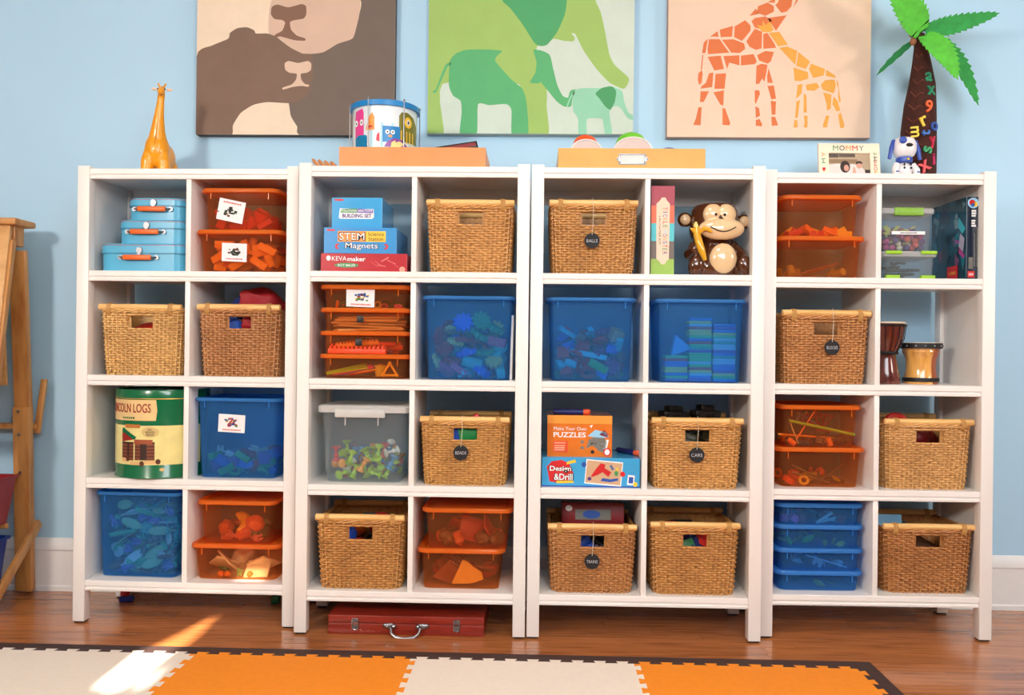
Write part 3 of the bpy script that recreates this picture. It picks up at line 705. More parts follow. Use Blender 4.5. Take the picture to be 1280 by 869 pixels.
contents(b2, 'in the upper bin above the sunlit orange bin', [('banana', 'toy_banana', 'yellow', (246, 176, 40), .050, 1, .6), ('bag', 'felt_food', 'orange', (230, 100, 50), .030, 4, .7), ('bag', 'felt_food', 'olive', (90, 90, 60), .032, 2, .8), ('animal', 'toy_animal', 'pink', (220, 110, 100), .022, 3, .8)], 23, 3)

# ------------------------------------------------------------------ bookcase over the red case
def game_box(u, z0, x0, x1, ytop, ly, dp, name, label, m, rz=0, cat='box', h=None):
    cx, wd, zt = fit(u, x0, x1, ytop, ly); h = h or zt-z0
    t = thing(name, label, cat, W(u, cx, ly+dp/2, z0), UYAW[u]+rz, None)
    MB().rb(-wd/2, wd/2, -dp/2, dp/2, 0, h, .0012).build('carton', m, t, smooth=False)
    return dict(t=t, w=wd, h=h, d=dp, z=z0+h)
def pr(g, name, poly, m, layer=1, fn=None):
    """flat print on a box front; poly in fractions of the front face"""
    P = [((x-.5)*g['w'], z*g['h']) for x, z in poly]; y = -g['d']/2-.0002*layer
    return MB().prism(P, y, y+.00018).build(name, m, g['t'], smooth=False)
def pt(g, name, s, m, x, z, width, height=None, rot=0, bold=0, layer=3, shear=0):
    return text_obj(name, s, m, g['t'], (x-.5)*g['w'], z*g['h'], -g['d']/2-.0002*layer, width*g['w'], height*g['h'] if height else None, rot, bold, .0001, shear=shear)
def rc(x0, x1, z0, z1): return [(x0, z0), (x1, z0), (x1, z1), (x0, z1)]
def el(cx, cz, rx, rz, n=20): return [(cx+rx*math.cos(2*math.pi*i/n), cz+rz*math.sin(2*math.pi*i/n)) for i in range(n)]
BXB = mat('sky_blue_carton', (58, 164, 224), .22, coat=.5, var=.02); BXB2 = mat('blue_carton', (62, 150, 216), .25, coat=.4, var=.02); BXR = mat('red_carton', (186, 30, 44), .3, coat=.3)
PW_, PY, PO, PP, PG, PRD = mat('white_print', (240, 240, 240), .4), mat('yellow_print', (246, 200, 50), .4), mat('orange_print', (240, 150, 60), .4), mat('purple_print', (80, 50, 130), .4), mat('green_print', (70, 150, 90), .4), mat('red_print', (208, 36, 40), .4)
PBL, PLB, PTN, PGY = mat('blue_print', (40, 84, 170), .4), mat('light_blue_print', (150, 205, 235), .4), mat('tan_print', (206, 168, 132), .4), mat('grey_print', (120, 118, 110), .5)
g = game_box(1, ZL[1], 401, 509, 317, .035, .24, 'game_box', 'dark red flat game box under the blue magnet box', BXR)
pr(g, 'title_mark', el(.09, .74, .026, .14), PW_, 1); pt(g, 'title_lettering', 'KEVA', PW_, .215, .72, .17, .24, 0, .0); pt(g, 'title_lettering', 'maker', PW_, .415, .70, .21, .24, 0, .02)
pr(g, 'badge', el(.30, .36, .14, .13), PG, 1); pt(g, 'badge_lettering', 'BOT MAZE', PW_, .30, .36, .2, .12, 0, .01)
rgx = random.Random(4)
for i in range(7):
    x, z, a = .62+.04*i, .35+.4*rgx.random(), rgx.uniform(-.9, .9); dx, dz = .05*math.cos(a), .22*math.sin(a)
    pr(g, 'stick_print', [(x-dx, z-dz), (x+dx, z+dz), (x+dx+.008, z+dz-.05), (x-dx+.008, z-dz-.05)], mat('pale_red_print', (226, 120, 116), .4), 1)
pr(g, 'seal_print', el(.945, .16, .035, .15), mat('pink_print', (236, 160, 140), .4), 1)
g2 = game_box(1, g['z'], 405, 496, 284.5, .035, .24, 'game_box', 'blue magnet science box between the red box and the building set box', BXB2)
g2['t'].location = g2['t'].location+Vector((0, 0, 0))
pr(g2, 'title_panel', rc(.19, .58, .45, .86), PO, 1); pr(g2, 'title_panel', rc(.58, .85, .45, .86), PY, 1)
pt(g2, 'title_outline', 'STEM', INK, .385, .655, .37, .33, 0, .03, 2); pt(g2, 'title_lettering', 'STEM', PW_, .385, .655, .345, .27, 0, .0, 4)
pt(g2, 'title_lettering', 'Science\nStation', INK, .715, .655, .22, .32, 0, .0, 3)
pt(g2, 'title_outline', 'Magnets', INK, .52, .27, .465, .33, 0, .03, 2); pt(g2, 'title_lettering', 'Magnets', PW_, .52, .27, .445, .28, 0, .0, 4)
for s, x in ((1, .20), (-1, .84)):
    P = [(x+s*.045*math.cos(a)*-1, .27+.11*math.sin(a)) for a in [R(-100+20*i) for i in range(11)]]
    P += [(x+s*.018*math.cos(a)*-1, .27+.045*math.sin(a)) for a in [R(100-20*i) for i in range(11)]]
    pr(g2, 'magnet_print', P, PRD, 2)
pr(g2, 'maker_badge', rc(.04, .15, .86, .93), PRD, 1)
g3 = game_box(1, g2['z'], 415, 478, 247, .045, .22, 'game_box', 'sky blue building set box on top of the magnet box', BXB)
pr(g3, 'title_panel', [(.14, .34), (.16, .30), (.80, .30), (.84, .36), (.83, .62), (.16, .64)], PW_, 1)
pr(g3, 'title_strip', [(.17, .50), (.50, .50), (.50, .64), (.19, .62)], PG, 2); pr(g3, 'title_strip', [(.50, .50), (.82, .49), (.82, .60), (.50, .64)], mat('violet_print', (110, 90, 180), .4), 2)
pt(g3, 'title_lettering', 'FOLLOWING DIRECTIONS', PW_, .5, .565, .60, .07, 0, .01, 4); pt(g3, 'title_lettering', 'BUILDING SET', PP, .5, .40, .58, .13, 0, .03, 4)
pr(g3, 'maker_badge', rc(.05, .23, .89, .95), PRD, 1)

basket(1, 1, 532, 644, 249, 'empty golden wicker basket beside the building set box', (220, 164, 96))
lv = [443, 414, 385, 356]; z = ZL[2]; SB = []
names4 = ['bottom shallow orange bin of plastic straws and shapes', 'second shallow orange bin from the shelf, of orange strips, with a black patch', 'third shallow orange bin from the shelf, of wooden sticks, with a black patch', 'top shallow orange bin of toy rings with a picture card']
for i, y in enumerate(lv):
    bb = storage_bin(1, z, 398 if i < 2 else 401, 511, y, names4[i], 'orange', .034, cx=SB[0]['cx'] if SB else None, wd=SB[0]['wd'] if SB else None, tp=.93)
    bb['wd'] = fit(1, 398, 511, y, .034)[1]; SB.append(bb); z = bb['zb']+bb['top']-.0042
card(SB[3], 433, 468, 361, 384, .03, dots=[(60, 90, 170), (220, 190, 60), (200, 70, 60), (70, 150, 90)], seed=9)
for i, (x0, y0) in ((2, (446, 395)), (1, (444, 424))):
    bn = SB[i]; a = loc(1, x0, y0, .043)
    kf = bn['fb']+(bn['fy']-bn['fb'])*.6
    MB().rb(-.011, .011, -.0012, 0, -.011, .011, .0006).build('black_patch', BLACK, bn['t'], (a.x+.011-bn['cx'], kf-.0012, a.z-.011-bn['zb']))
def sticks(bn, where, kind, name, cname, rgb, n, s, z, slope=.1, seed=1, cat='stick', yspan=.12):
    rg = random.Random(seed); dy = yspan/n
    for i in range(n):
        rz = rg.uniform(-slope, slope); th = s*.09*2
        toy(kind, name, cname+' '+name.replace('_', ' ')+' '+where, cat, name.replace('_', ' ')+'s '+where, col('toy_%d_%d_%d' % rgb, rgb), W(bn['u'], bn['cx']+rg.uniform(-.5, .5)*max(0, bn['w']-4*s), bn['cy']-bn['d']/2+.008+i*dy, bn['z0']+z+(i % 3)*th), (0, rg.uniform(-.03, .06), rz*.3), s)
wh = 'in the third shallow orange bin'
sticks(SB[2], wh, 'flat_stick', 'craft_stick', 'tan wooden', TAN, 16, .054, .006, .12, 2)
sticks(SB[2], wh+' on top', 'stick', 'wooden_dowel', 'pale wooden', (214, 170, 122), 6, .052, .036, .2, 3)
wh = 'in the second shallow orange bin'
sticks(SB[1], wh, 'strip', 'connector_strip', 'red-orange', (244, 74, 30), 4, .048, .012, .05, 4, 'strip')
contents(SB[1], wh, [('ball', 'toy_bead', 'purple', PUR, .009, 8, 1), ('ball', 'toy_bead', 'orange', ORA, .009, 8, 1)], 5)
toy('strip', 'connector_strip', 'yellow-orange connector strip lying on the red-orange strips', 'strip', None, col('toy_strip_yellow', (244, 150, 40)), W(1, SB[1]['cx']-.03, SB[1]['cy']-.085, SB[1]['z0']+.034), (0, -.10, .05), .036)
toy('strip', 'connector_strip', 'short red connector strip lying above the red-orange strips', 'strip', None, col('toy_strip_red', (226, 50, 40)), W(1, SB[1]['cx']+.05, SB[1]['cy']-.085, SB[1]['z0']+.036), (0, .02, 0), .022)
wh = 'in the bottom shallow orange bin'
for ci, (nm, c_) in enumerate((('lime', LIM), ('pink', PNK), ('purple', PUR), ('yellow', YEL), ('red', RED))):
    for q in range(3):
        toy('stick', 'plastic_straw', nm+' plastic straw '+wh, 'straw', 'straws '+wh, col('toy_%d_%d_%d' % c_, c_), W(1, SB[0]['cx']-.06+.018*ci-.006*q, SB[0]['cy']-.10+.016*q+.004*ci, SB[0]['z0']+.020+.004*q), (0, -.16-.03*((ci+q) % 3), .1), .034)
toy('cup', 'toy_cup', 'yellow-green toy cup '+wh, 'cup', None, col('toy_cup_yellow', (226, 196, 60)), W(1, SB[0]['cx']+.045, SB[0]['cy']-.075, SB[0]['z0']+.021), (0, 0, 0), .027)
for dx in (.082, ): toy('frame', 'triangle_shape', 'yellow triangle frame standing '+wh, 'shape', None, col('toy_frame_yellow', (246, 190, 40)), W(1, SB[0]['cx']+dx, SB[0]['cy']-.105, SB[0]['z0']+.024), (.1, 0, .1), .024)
contents(SB[3], 'in the top shallow orange bin', [('ring', 'toy_ring', 'yellow', YEL, .014, 3, .8), ('ring', 'toy_ring', 'pink', PNK, .015, 3, .8), ('ring', 'toy_ring', 'orange', ORA, .014, 3, .8), ('ring', 'toy_ring', 'green', (60, 110, 60), .015, 3, .8), ('oblong', 'toy_block', 'green', (60, 120, 60), .016, 4, .8)], 6)

b1 = storage_bin(1, ZL[2], 527, 645, 370, 'open blue bin of gears beside the shallow orange bins', 'blue', .035, lid=False, rz=0)
contents(b1, 'in the blue bin beside the shallow orange bins', [('gear', 'toy_gear', 'blue', (50, 100, 230), .036, 6, .7), ('gear', 'toy_gear', 'green', (60, 170, 120), .034, 7, .7), ('gear', 'toy_gear', 'yellow', (226, 200, 120), .030, 5, .7), ('gear', 'toy_gear', 'red', RED, .032, 5, .7), ('oblong', 'toy_block', 'cyan', (70, 200, 200), .022, 10, .7), ('brick', 'studded_brick', 'pink', (220, 80, 120), .020, 8, .8), ('strip', 'toy_strip', 'red', RED, .026, 5, .6)], 8, 2.2, mult=1.7)

tag(MB().rb(-.004, .004, -.09, .09, 0, .215, .001).build('drawing_board', PAPER, None, W(1, b1['cx']+.1395, .16, ZL[2]), (0, R(1.0), UYAW[1])), 'white board slotted beside the blue bin of gears', 'board')
# clear tub with white lid
cx, wd, zt = fit(1, 396, 510, 507, .035); h = zt-ZL[3]; dp = .25
t = thing('plastic_tub', 'clear plastic tub with white lid, full of suction toys', 'tub', W(1, cx, .035+dp/2, ZL[3]), UYAW[1])
tw, bw = wd-.020, wd-.052
def at(z, i): kk = z/(h-.02); return ring_(bw+(tw-bw)*kk-2*i, dp-.05+.03*kk-2*i, max(.025-i, .004), z)
MB().loft([at(0, .006), at(.006, 0), at(h-.02, 0), at(h-.02, .0025), at(.004, .0025)]).build('body', CLEAR_T, t, angle=50)
LIDW = clear('white_lid_plastic', (242, 242, 240), .86, .3)
MB().loft([ring_(tw+2*o_, dp-.02+2*o_, .025, z) for o_, z in ((.004, h-.024), (.010, h-.024), (.011, h-.006), (.007, h-.002), (-.004, h), (-.012, h), (-.014, h-.004), (-.05, h-.004))]).build('lid', LIDW, t, angle=35)
l = MB().rb(-wd*.30, wd*.25, -dp/2-.006, -dp/2+.004, h-.040, h-.014, .004).build('latch', LIDW, t)
for x in (-wd*.19, wd*.17): MB().box(x-.0015, x+.0015, -dp/2+.004, -dp/2+.008, h-.066, h-.04).build('rib', LIDW, l, smooth=False)
bn = dict(u=1, cx=cx, cy=.035+dp/2, z0=ZL[3]+.005, w=bw-.008, d=dp-.06, h=.125)
contents(bn, 'in the clear tub', [('suction', 'suction_toy', 'lime green', (164, 206, 40), .0195, 22, .95), ('suction', 'suction_toy', 'red', (214, 50, 66), .0195, 9, .95), ('suction', 'suction_toy', 'blue', (60, 150, 206), .0195, 10, .95), ('suction', 'suction_toy', 'orange', (250, 158, 44), .0195, 9, .95), ('suction', 'suction_toy', 'purple', (110, 90, 140), .0195, 4, .95), ('suction', 'suction_toy', 'white', (225, 222, 215), .0195, 4, .95)], 12, 1.8)
k = basket(1, 3, 524, 638, 521, 'wicker basket with a beads tag beside the clear tub', (214, 160, 90))
KBEADS = k
for (x, z, ry, c, nm) in ((.0, .150, -.55, (40, 90, 200), 'blue'), (.030, .142, -.2, (30, 140, 70), 'green'), (.052, .150, .9, (200, 40, 50), 'red'), (-.02, .06, .2, (200, 190, 170), 'cream'), (.04, .055, -.2, (240, 200, 80), 'yellow')):
    toy('oblong', 'craft_box', nm+' craft box inside the basket with the beads tag', 'craft box', 'craft boxes in the beads basket', col('craft_'+nm, c), W(1, k['cx']+x, k['cy']-.085+(.055 if z < .1 else 0)+abs(ry)*.01, k['z0']+z+.022), (0, ry, .1), .036 if z > .1 else .05)
k = basket(1, 4, 393, 506, 643.5, 'wicker basket of balls standing above the red case', (204, 148, 82))
contents(k, 'in the basket above the red case', [('ball', 'toy_ball', 'red', RED, .042, 7, 1), ('ball', 'toy_ball', 'blue', BLU, .040, 6, 1), ('ball', 'toy_ball', 'orange', ORA, .038, 4, 1), ('ball', 'toy_ball', 'black', DRK, .036, 4, 1)], 4, 1.3)
b1 = storage_bin(1, ZL[4], 521, 631, 687, 'lower orange bin showing a felt pizza slice', 'orange', .035)
b2 = storage_bin(1, ZL[4]+b1['top']-.0042, 527, 641, 634, 'upper orange bin shifted over the bin with the pizza slice', 'orange', .035, h=b1['top']*1.02)
toy('pizza', 'felt_pizza_slice', 'yellow felt pizza slice leaning against the front of the lower orange bin', 'pizza slice', None, col('pizza_yellow', (236, 176, 76), .8), W(1, b1['cx']+.018, b1['cy']-.098, b1['z0']+.040), (-.08, -.08, 0), .052)
toy('pizza', 'felt_pizza_slice', 'brown felt pizza slice lying behind the yellow slice', 'pizza slice', None, col('pizza_brown', (150, 70, 40), .8), W(1, b1['cx']-.045, b1['cy']-.06, b1['z0']+.03), (-.3, .3, 0), .050)
contents(b1, 'behind the pizza slice', [('plate', 'felt_food', 'brown', (140, 70, 40), .045, 8, .3), ('bag', 'felt_food', 'red', (190, 60, 40), .025, 4, .7)], 3, .6)
contents(b2, 'in the bin above the pizza slice', [('bag', 'felt_food', 'orange', (210, 90, 40), .024, 5, .7), ('bag', 'felt_food', 'brown', (110, 66, 40), .026, 5, .7), ('plate', 'felt_food', 'red', (190, 50, 40), .04, 4, .3)], 3, 1.4)

# red wooden case on the floor
RW = wood('red_stained_wood', (140, 38, 22), (108, 26, 16), (3, 30, 30), .35, 2)
pa, pb = at_z(409, 794, 0), at_z(605, 801, 0); yc = -.005; pa, pb = at_y(410, 790, yc), at_y(605, 797, yc); wd = pb.x-pa.x; dp = .30
h = at_y(500, 770.5, yc).z
t = thing('wooden_case', 'flat red wooden carrying case on the floor under the bookcase', 'case', ((pa.x+pb.x)/2, yc+dp/2, 0))
MB().rb(-wd/2, wd/2, -dp/2, dp/2, 0, h*.58, .002).build('tray', RW, t); MB().rb(-wd/2, wd/2, -dp/2, dp/2, h*.595, h, .002).build('lid', RW, t)
for s in (-1, 1):
    x = s*wd*.325
    MB().rb(x-.011, x+.011, -dp/2-.003, -dp/2, h*.28, h*.52, .001).rb(x-.009, x+.009, -dp/2-.005, -dp/2, h*.62, h*.86, .001).tube([(x-.009, -dp/2-.004, h*.32), (x-.0095, -dp/2-.006, h*.8), (x, -dp/2-.007, h*.86), (x+.0095, -dp/2-.006, h*.8), (x+.009, -dp/2-.004, h*.32), (x, -dp/2-.006, h*.26)], .0017, 6, wrap=True).build('latch', CHROME, t)
hd = MB(); hz = h*.42
for s in (-1, 1): hd.ell((s*.052, -dp/2-.003, hz+.004), (.022, .006, .010)).ell((s*.040, -dp/2-.006, hz+.004), (.009, .009, .008)).ell((s*.066, -dp/2-.003, hz+.006), (.010, .006, .008))
hd.tube([(-.048, -dp/2-.010, hz), (-.044, -dp/2-.020, hz-.014), (-.03, -dp/2-.026, hz-.024), (0, -dp/2-.028, hz-.028), (.03, -dp/2-.026, hz-.024), (.044, -dp/2-.020, hz-.014), (.048, -dp/2-.010, hz)], [.004, .0045, .005, .0055, .005, .0045, .004], 8)
hd.build('handle', CHROME, t)

# ------------------------------------------------------------------ chalk tags on baskets
SLATE = mat('chalkboard_slate', (24, 25, 29), .7); CHALK = mat('chalk', (190, 192, 196), .9); TWINE = mat('twine', (214, 200, 176), .8)
def basket_tag(k, px, py, txt, label):
    u = k['u']; ly = k['ly']-.006; p = loc(u, px, py, ly); r_ = .0245
    t = thing('basket_tag', label, 'tag', W(u, p.x, ly, p.z-r_), UYAW[u], 'round chalk tags')
    P = [(r_*(1+.012*math.sin(5*a))*math.cos(a), r_+r_*(1+.012*math.sin(5*a))*math.sin(a)) for a in [2*math.pi*i/28 for i in range(28)]]
    MB().prism(P, -.0015, .0015).build('disc', SLATE, t, angle=30)
    text_obj('lettering', txt, CHALK, t, 0, r_*.98, -.0019, width=r_*1.45, height=r_*.42, ext=.0002)
    zt = k['z0']+k['h']+.020*k['kz']-(p.z-r_)
    MB().tube([(0, -.002, r_*1.75), (.001, -.0025, r_*2.3), (.004, -.001, zt*.72), (.002, -.004, zt-.01), (.002, .0, zt+.002), (.004, .014, zt+.003)], .0009, 5).build('twine', TWINE, t)
basket_tag(KBEADS, 576, 566, 'BEADS', 'round black chalk tag reading beads, beside the clear tub')

# ------------------------------------------------------------------ bookcase with the monkey
k = basket(2, 1, 686, 799, 249.5, 'wicker basket with a balls tag beside the monkey bank cell', (206, 150, 84))
basket_tag(k, 740, 301, 'BALLS', 'round black chalk tag reading balls, on the top-shelf basket')
# tall striped box
cols5 = [(168, 72, 88), (226, 112, 84), (84, 190, 200), (112, 100, 94), (150, 186, 84)]
g = game_box(2, ZL[1], 814.5, 843.5, 232.5, .030, .22, 'gift_box', 'tall narrow striped box with a name plate beside the monkey', mat('kraft_box', (120, 100, 90), .6))
for i, c_ in enumerate(cols5): pr(g, 'stripe', rc(0, 1, 1-(i+1)*.2-(.02 if i < 4 else 0), 1-i*.2-(.02 if i else 0)), mat('stripe_%d_%d_%d' % c_, c_, .55), 1)
pr(g, 'name_plate', [(.24, .18), (.38, .15), (.45, .12), (.6, .12), (.66, .15), (.78, .18), (.80, .80), (.66, .84), (.6, .87), (.45, .87), (.38, .84), (.22, .80)], mat('name_plate_print', (240, 206, 180), .5), 2)
for q, (ch, z) in enumerate(zip('TICKLE', [.745, .705, .665, .625, .585, .545])): pt(g, 'title_lettering', ch, [PRD, PP, PBL, PO, PRD, PG][q], .60, z, .115, .050, -math.pi/2, .0, 4) if ch != 'I' else pt(g, 'title_lettering', ch, PP, .60, z, .03, .050, -math.pi/2, .0, 4)
for q, (ch, z) in enumerate(zip('MONSTER', [.485, .445, .405, .365, .325, .285, .245])): pt(g, 'title_lettering', ch, [PLB, PP, PO, PBL, PRD, PG, PP][q], .60, z, .115, .050, -math.pi/2, .0, 4)
pt(g, 'subtitle_lettering', 'LAUGHTER KIT', INK, .37, .50, 1.25, .022, -math.pi/2, 0, 4)

# glazed monkey bank
MBR = mat('glazed_brown_ceramic', (84, 44, 22), .12, coat=.8, var=.1, scale=12); MCR = mat('glazed_cream_ceramic', (232, 196, 150), .14, coat=.8, var=.03); MDK = mat('glazed_black', (16, 11, 9), .5)
p = loc(2, 894, 344, .125); t = thing('monkey_bank', 'shiny brown ceramic monkey bank holding a banana', 'figurine', W(2, p.x, .125, ZL[1]), UYAW[2]+.03)
b = MB()
b.lathe([(.05, .245), (.066, .240), (.076, .225), (.082, .19), (.084, .16), (.078, .135), (.06, .115), (.04, .108)], 28, (-.006, 0, 0))
b.lathe([(.05, 0), (.080, .004), (.086, .03), (.080, .07), (.064, .10), (.05, .118), (.04, .13)], 28, (-.006, .005, 0))
for (s, x) in ((-1, -.078), (1, .084)):
    b.tube([(x*.55, 0, .03), (x*.95, -.045, .028)], [.032, .026], 10); b.ell((x, -.062, .036), (.026, .018, .036), 14, 10, Matrix.Rotation(-s*.25, 3, 'Y').to_euler())
    b.tube([(s*.062-.006, .005, .105), (s*.088-.004, -.02, .075), (s*.078, -.055, .088 if s < 0 else .05)], [.022, .02, .017], 10)
b.ell((-.078, -.062, .090), (.021, .017, .021))
link('body', remesh(b, .0035, 5), MBR, t)
fc = MB().ell((-.025, -.066, .203), (.034, .018, .035), 18, 12).ell((.017, -.066, .203), (.034, .018, .035), 18, 12).ell((.002, -.070, .155), (.076, .026, .037), 24, 14)
link('face', remesh(fc, .0025, 4, 'face'), MCR, t)
MB().ell((.008, -.072, .058), (.045, .020, .050), 20, 14).build('belly', MCR, t)
for (x, z) in ((-.105, .193), (.093, .189)): e_ = MB().ell((x, -.005, z), (.025, .012, .025)).build('ear', MBR, t); MB().ell((x, -.012, z), (.018, .009, .018)).build('inner_ear', MCR, e_)
for x in (-.020, .009): MB().ell((x, -.0845, .200), .0045, 10, 8).build('eye', MDK, t)
MB().tube([(-.010, -.088, .188), (-.003, -.0885, .1865), (.004, -.088, .188)], .0015, 6).build('nostril', MDK, t)
def muz(x, z): q = 1-((x-.002)/.0745)**2-((z-.155)/.0362)**2; return -.070-.0262*math.sqrt(max(q, .02))-.0006
MB().tube([(x, muz(x, z), z) for x, z in [(-.040+.0105*i, .164-.021*math.sin(math.pi*(.08+.84*i/8))-(0 if i else -.0)) for i in range(9)]], .0019, 6).build('mouth', MDK, t)
bn_ = MB().tube([(-.081, -.074, .158), (-.080, -.078, .135), (-.075, -.084, .110), (-.066, -.088, .080), (-.054, -.086, .050)], [.010, .012, .013, .012, .006], 10).build('banana', mat('glazed_yellow', (228, 168, 40), .15, coat=.7), t)
MB().tube([(-.081, -.074, .15), (-.083, -.072, .168), (-.082, -.070, .177)], [.010, .008, .003], 8).build('banana_flesh', mat('glazed_pale_yellow', (238, 214, 130), .2, coat=.6), bn_)
MB().tube([(-.074, -.082, .140), (-.06, -.094, .152), (-.046, -.098, .148), (-.036, -.099, .140)], [.008, .008, .007, .003], 8).tube([(-.085, -.078, .14), (-.095, -.082, .150), (-.103, -.082, .154)], [.007, .006, .002], 8).build('banana_peel', MATS['glazed_yellow'], bn_)

b1 = storage_bin(2, ZL[2], 683, 797, 372, 'open blue bin of gears and bolts above the puzzle box', 'blue', .035, lid=False)
contents(dict(b1, h=.185), 'in the blue bin above the puzzle box', [('cylinder', 'round_peg', 'cyan', CYA, .018, 9, .85), ('oblong', 'toy_block', 'brown', (120, 80, 70), .026, 8, .75), ('strip', 'connector_strip', 'cyan', (60, 190, 220), .030, 5, .6), ('oblong', 'toy_block', 'green', (50, 170, 80), .022, 8, .7), ('cube', 'cube_block', 'red', RED, .020, 10, .85), ('gear', 'toy_gear', 'purple', (140, 50, 110), .030, 7, .7), ('cube', 'cube_block', 'tan', (190, 150, 110), .02, 5, .85), ('ring', 'toy_ring', 'red', RED, .028, 4, .7), ('triangle', 'triangle_block', 'blue', (50, 110, 230), .024, 5, .8)], 28, 2.2, mult=1.5)
b1 = storage_bin(2, ZL[2], 820, 936, 374, 'open blue bin of neatly stacked magnetic tiles above the cars basket', 'blue', .035, lid=False)
TILEC = [('purple', (120, 80, 170)), ('teal', (40, 170, 150)), ('blue', (60, 120, 210)), ('yellow', (220, 210, 110)), ('green', (80, 200, 120)), ('red', (200, 70, 80)), ('pale blue', (150, 200, 225))]
rg = random.Random(14)
for cI, (dx, top) in enumerate(((-.076, .085), (.002, .205), (.080, .19))):
    z = b1['z0']+.004
    while z < b1['z0']+top:
        nm, c_ = rg.choice(TILEC); s = .0365; th = s*.18*1.45
        o = toy('plate', 'magnetic_tile', nm+' square tile stacked flat in the blue bin above the cars basket', 'tile', 'tiles stacked in the blue bin', col('tile_'+nm.replace(' ', '_'), c_, .25), W(2, b1['cx']+dx+rg.uniform(-.0015, .0015), b1['cy']-b1['d']/2+.042+rg.uniform(0, .003), z), (0, 0, UYAW[2]), s); o.scale = (s, s, s*1.42); z += th
toy('triangle', 'magnetic_tile', 'light blue triangle tile standing on the tile stack', 'tile', None, col('tile_light_blue', (80, 170, 235), .25), W(2, b1['cx']-.068, b1['cy']-b1['d']/2+.03, b1['z0']+.122), (0, -.35, 0), .036)

# two game boxes
DDB = mat('light_blue_carton', (66, 166, 220), .25, coat=.4, var=.02); MYO = mat('orange_carton', (226, 122, 44), .15, coat=.8, var=.05)
g = game_box(2, ZL[3], 677.5, 800, 572.5, .035, .25, 'game_box', 'long light blue design game box under the orange puzzle box', DDB, .0)
pr(g, 'lower_edge', rc(0, 1, 0, .05), PBL, 1)
pr(g, 'logo_patch', [(.08, .18), (.20, .12), (.32, .14), (.32, .50), (.28, .80), (.20, .92), (.10, .86), (.05, .68)], PRD, 1); pr(g, 'logo_patch', [(.15, .12), (.33, .14), (.32, .22), (.15, .20)], PY, 2); pr(g, 'logo_patch', [(.25, .76), (.35, .84), (.34, .94), (.26, .86)], PY, 2)
pt(g, 'title_outline', 'Design', INK, .19, .60, .24, .25, 0, .05, 3); pt(g, 'title_lettering', 'Design', PW_, .19, .60, .22, .22, 0, .02, 5)
pt(g, 'title_outline', '&Drill', INK, .22, .34, .21, .25, 0, .05, 3); pt(g, 'title_lettering', '&Drill', PW_, .22, .34, .19, .22, 0, .02, 5)
pr(g, 'picture_frame', [(.435, .13), (.81, .03), (.83, .86), (.455, .96)], PW_, 1); pr(g, 'picture', [(.445, .17), (.80, .08), (.82, .82), (.465, .92)], PTN, 2)
pr(g, 'drill_print', [(.50, .36), (.55, .62), (.60, .82), (.65, .78), (.64, .66), (.71, .52), (.68, .36), (.62, .52), (.57, .42), (.52, .36)], PRD, 3); pr(g, 'drill_print', el(.487, .29, .02, .06), PP, 3)
pr(g, 'drill_bit_print', [(.60, .22), (.70, .18), (.78, .24), (.78, .32), (.70, .28), (.62, .32)], PBL, 3); pr(g, 'drill_bit_print', [(.69, .74), (.71, .78), (.74, .62), (.72, .58)], mat('slate_blue_print', (90, 110, 160), .4), 3); pr(g, 'drill_bit_print', el(.76, .48, .02, .09), PG, 3); pr(g, 'drill_bit_print', el(.77, .62, .012, .06), PY, 3)
for (x, z, m_) in ((.43, .77, PBL), (.825, .46, PRD)): pr(g, 'bolt_print', el(x, z, .025, .09), m_, 4)
pr(g, 'corner_badge', [(.87, .10), (.94, .08), (.95, .42), (.88, .44)], PW_, 3); pr(g, 'corner_badge', [(.885, .16), (.93, .15), (.935, .36), (.89, .37)], PBL, 4); pr(g, 'corner_badge', el(.955, .12, .022, .08), PY, 5)
GB = g
g = game_box(2, GB['z'], 684.5, 765.5, 519.5, .060, .19, 'game_box', 'glossy orange make your own puzzles box on the light blue box', MYO, .0)
pr(g, 'upper_band', rc(.0, 1, .80, 1), mat('pale_orange_print', (240, 160, 70), .12, coat=.8), 1)
pt(g, 'title_lettering', 'Make Your Own', PW_, .35, .68, .50, .085, 0, .0, 3); pt(g, 'title_lettering', 'PUZZLES', PW_, .345, .53, .50, .125, 0, .02, 3)
pr(g, 'caption_panel', rc(.09, .32, .10, .38), mat('red_orange_print', (226, 84, 44), .3), 1)
for z in (.33, .26, .21, .16): pr(g, 'caption_print', rc(.11, .27+.1*(z-.2), z-.012, z+.012), mat('pale_peach_print', (240, 180, 150), .4), 2)
for nm, P, m_ in (('puzzle_print', [(.62, .50), (.74, .66), (.90, .60), (.95, .48), (.80, .46)], PLB), ('puzzle_print', [(.80, .54), (.88, .66), (.94, .55), (.92, .48)], mat('maroon_print', (150, 40, 60), .4)), ('puzzle_print', [(.60, .20), (.64, .42), (.72, .48), (.88, .46), (.92, .38), (.88, .10), (.80, .14), (.75, .22), (.70, .28)], PGY), ('puzzle_print', [(.63, .30), (.72, .37), (.90, .33), (.90, .25), (.72, .30)], PW_), ('puzzle_print', [(.86, .20), (.90, .42), (.95, .42), (.92, .20)], PW_), ('puzzle_print', el(.54, .36, .03, .04), PGY), ('puzzle_print', el(.54, .22, .03, .04), PGY), ('puzzle_print', el(.70, .12, .03, .045), INK), ('puzzle_print', [(.65, .75), (.70, .78), (.68, .70)], PW_)): pr(g, nm, P, m_, 2)
pr(g, 'seal_print', el(.925, .12, .06, .10), PRD, 3); pr(g, 'seal_print', el(.925, .12, .04, .07), PW_, 4)
PB = g
DBL = mat('dark_blue_plastic', (26, 40, 110), .4)
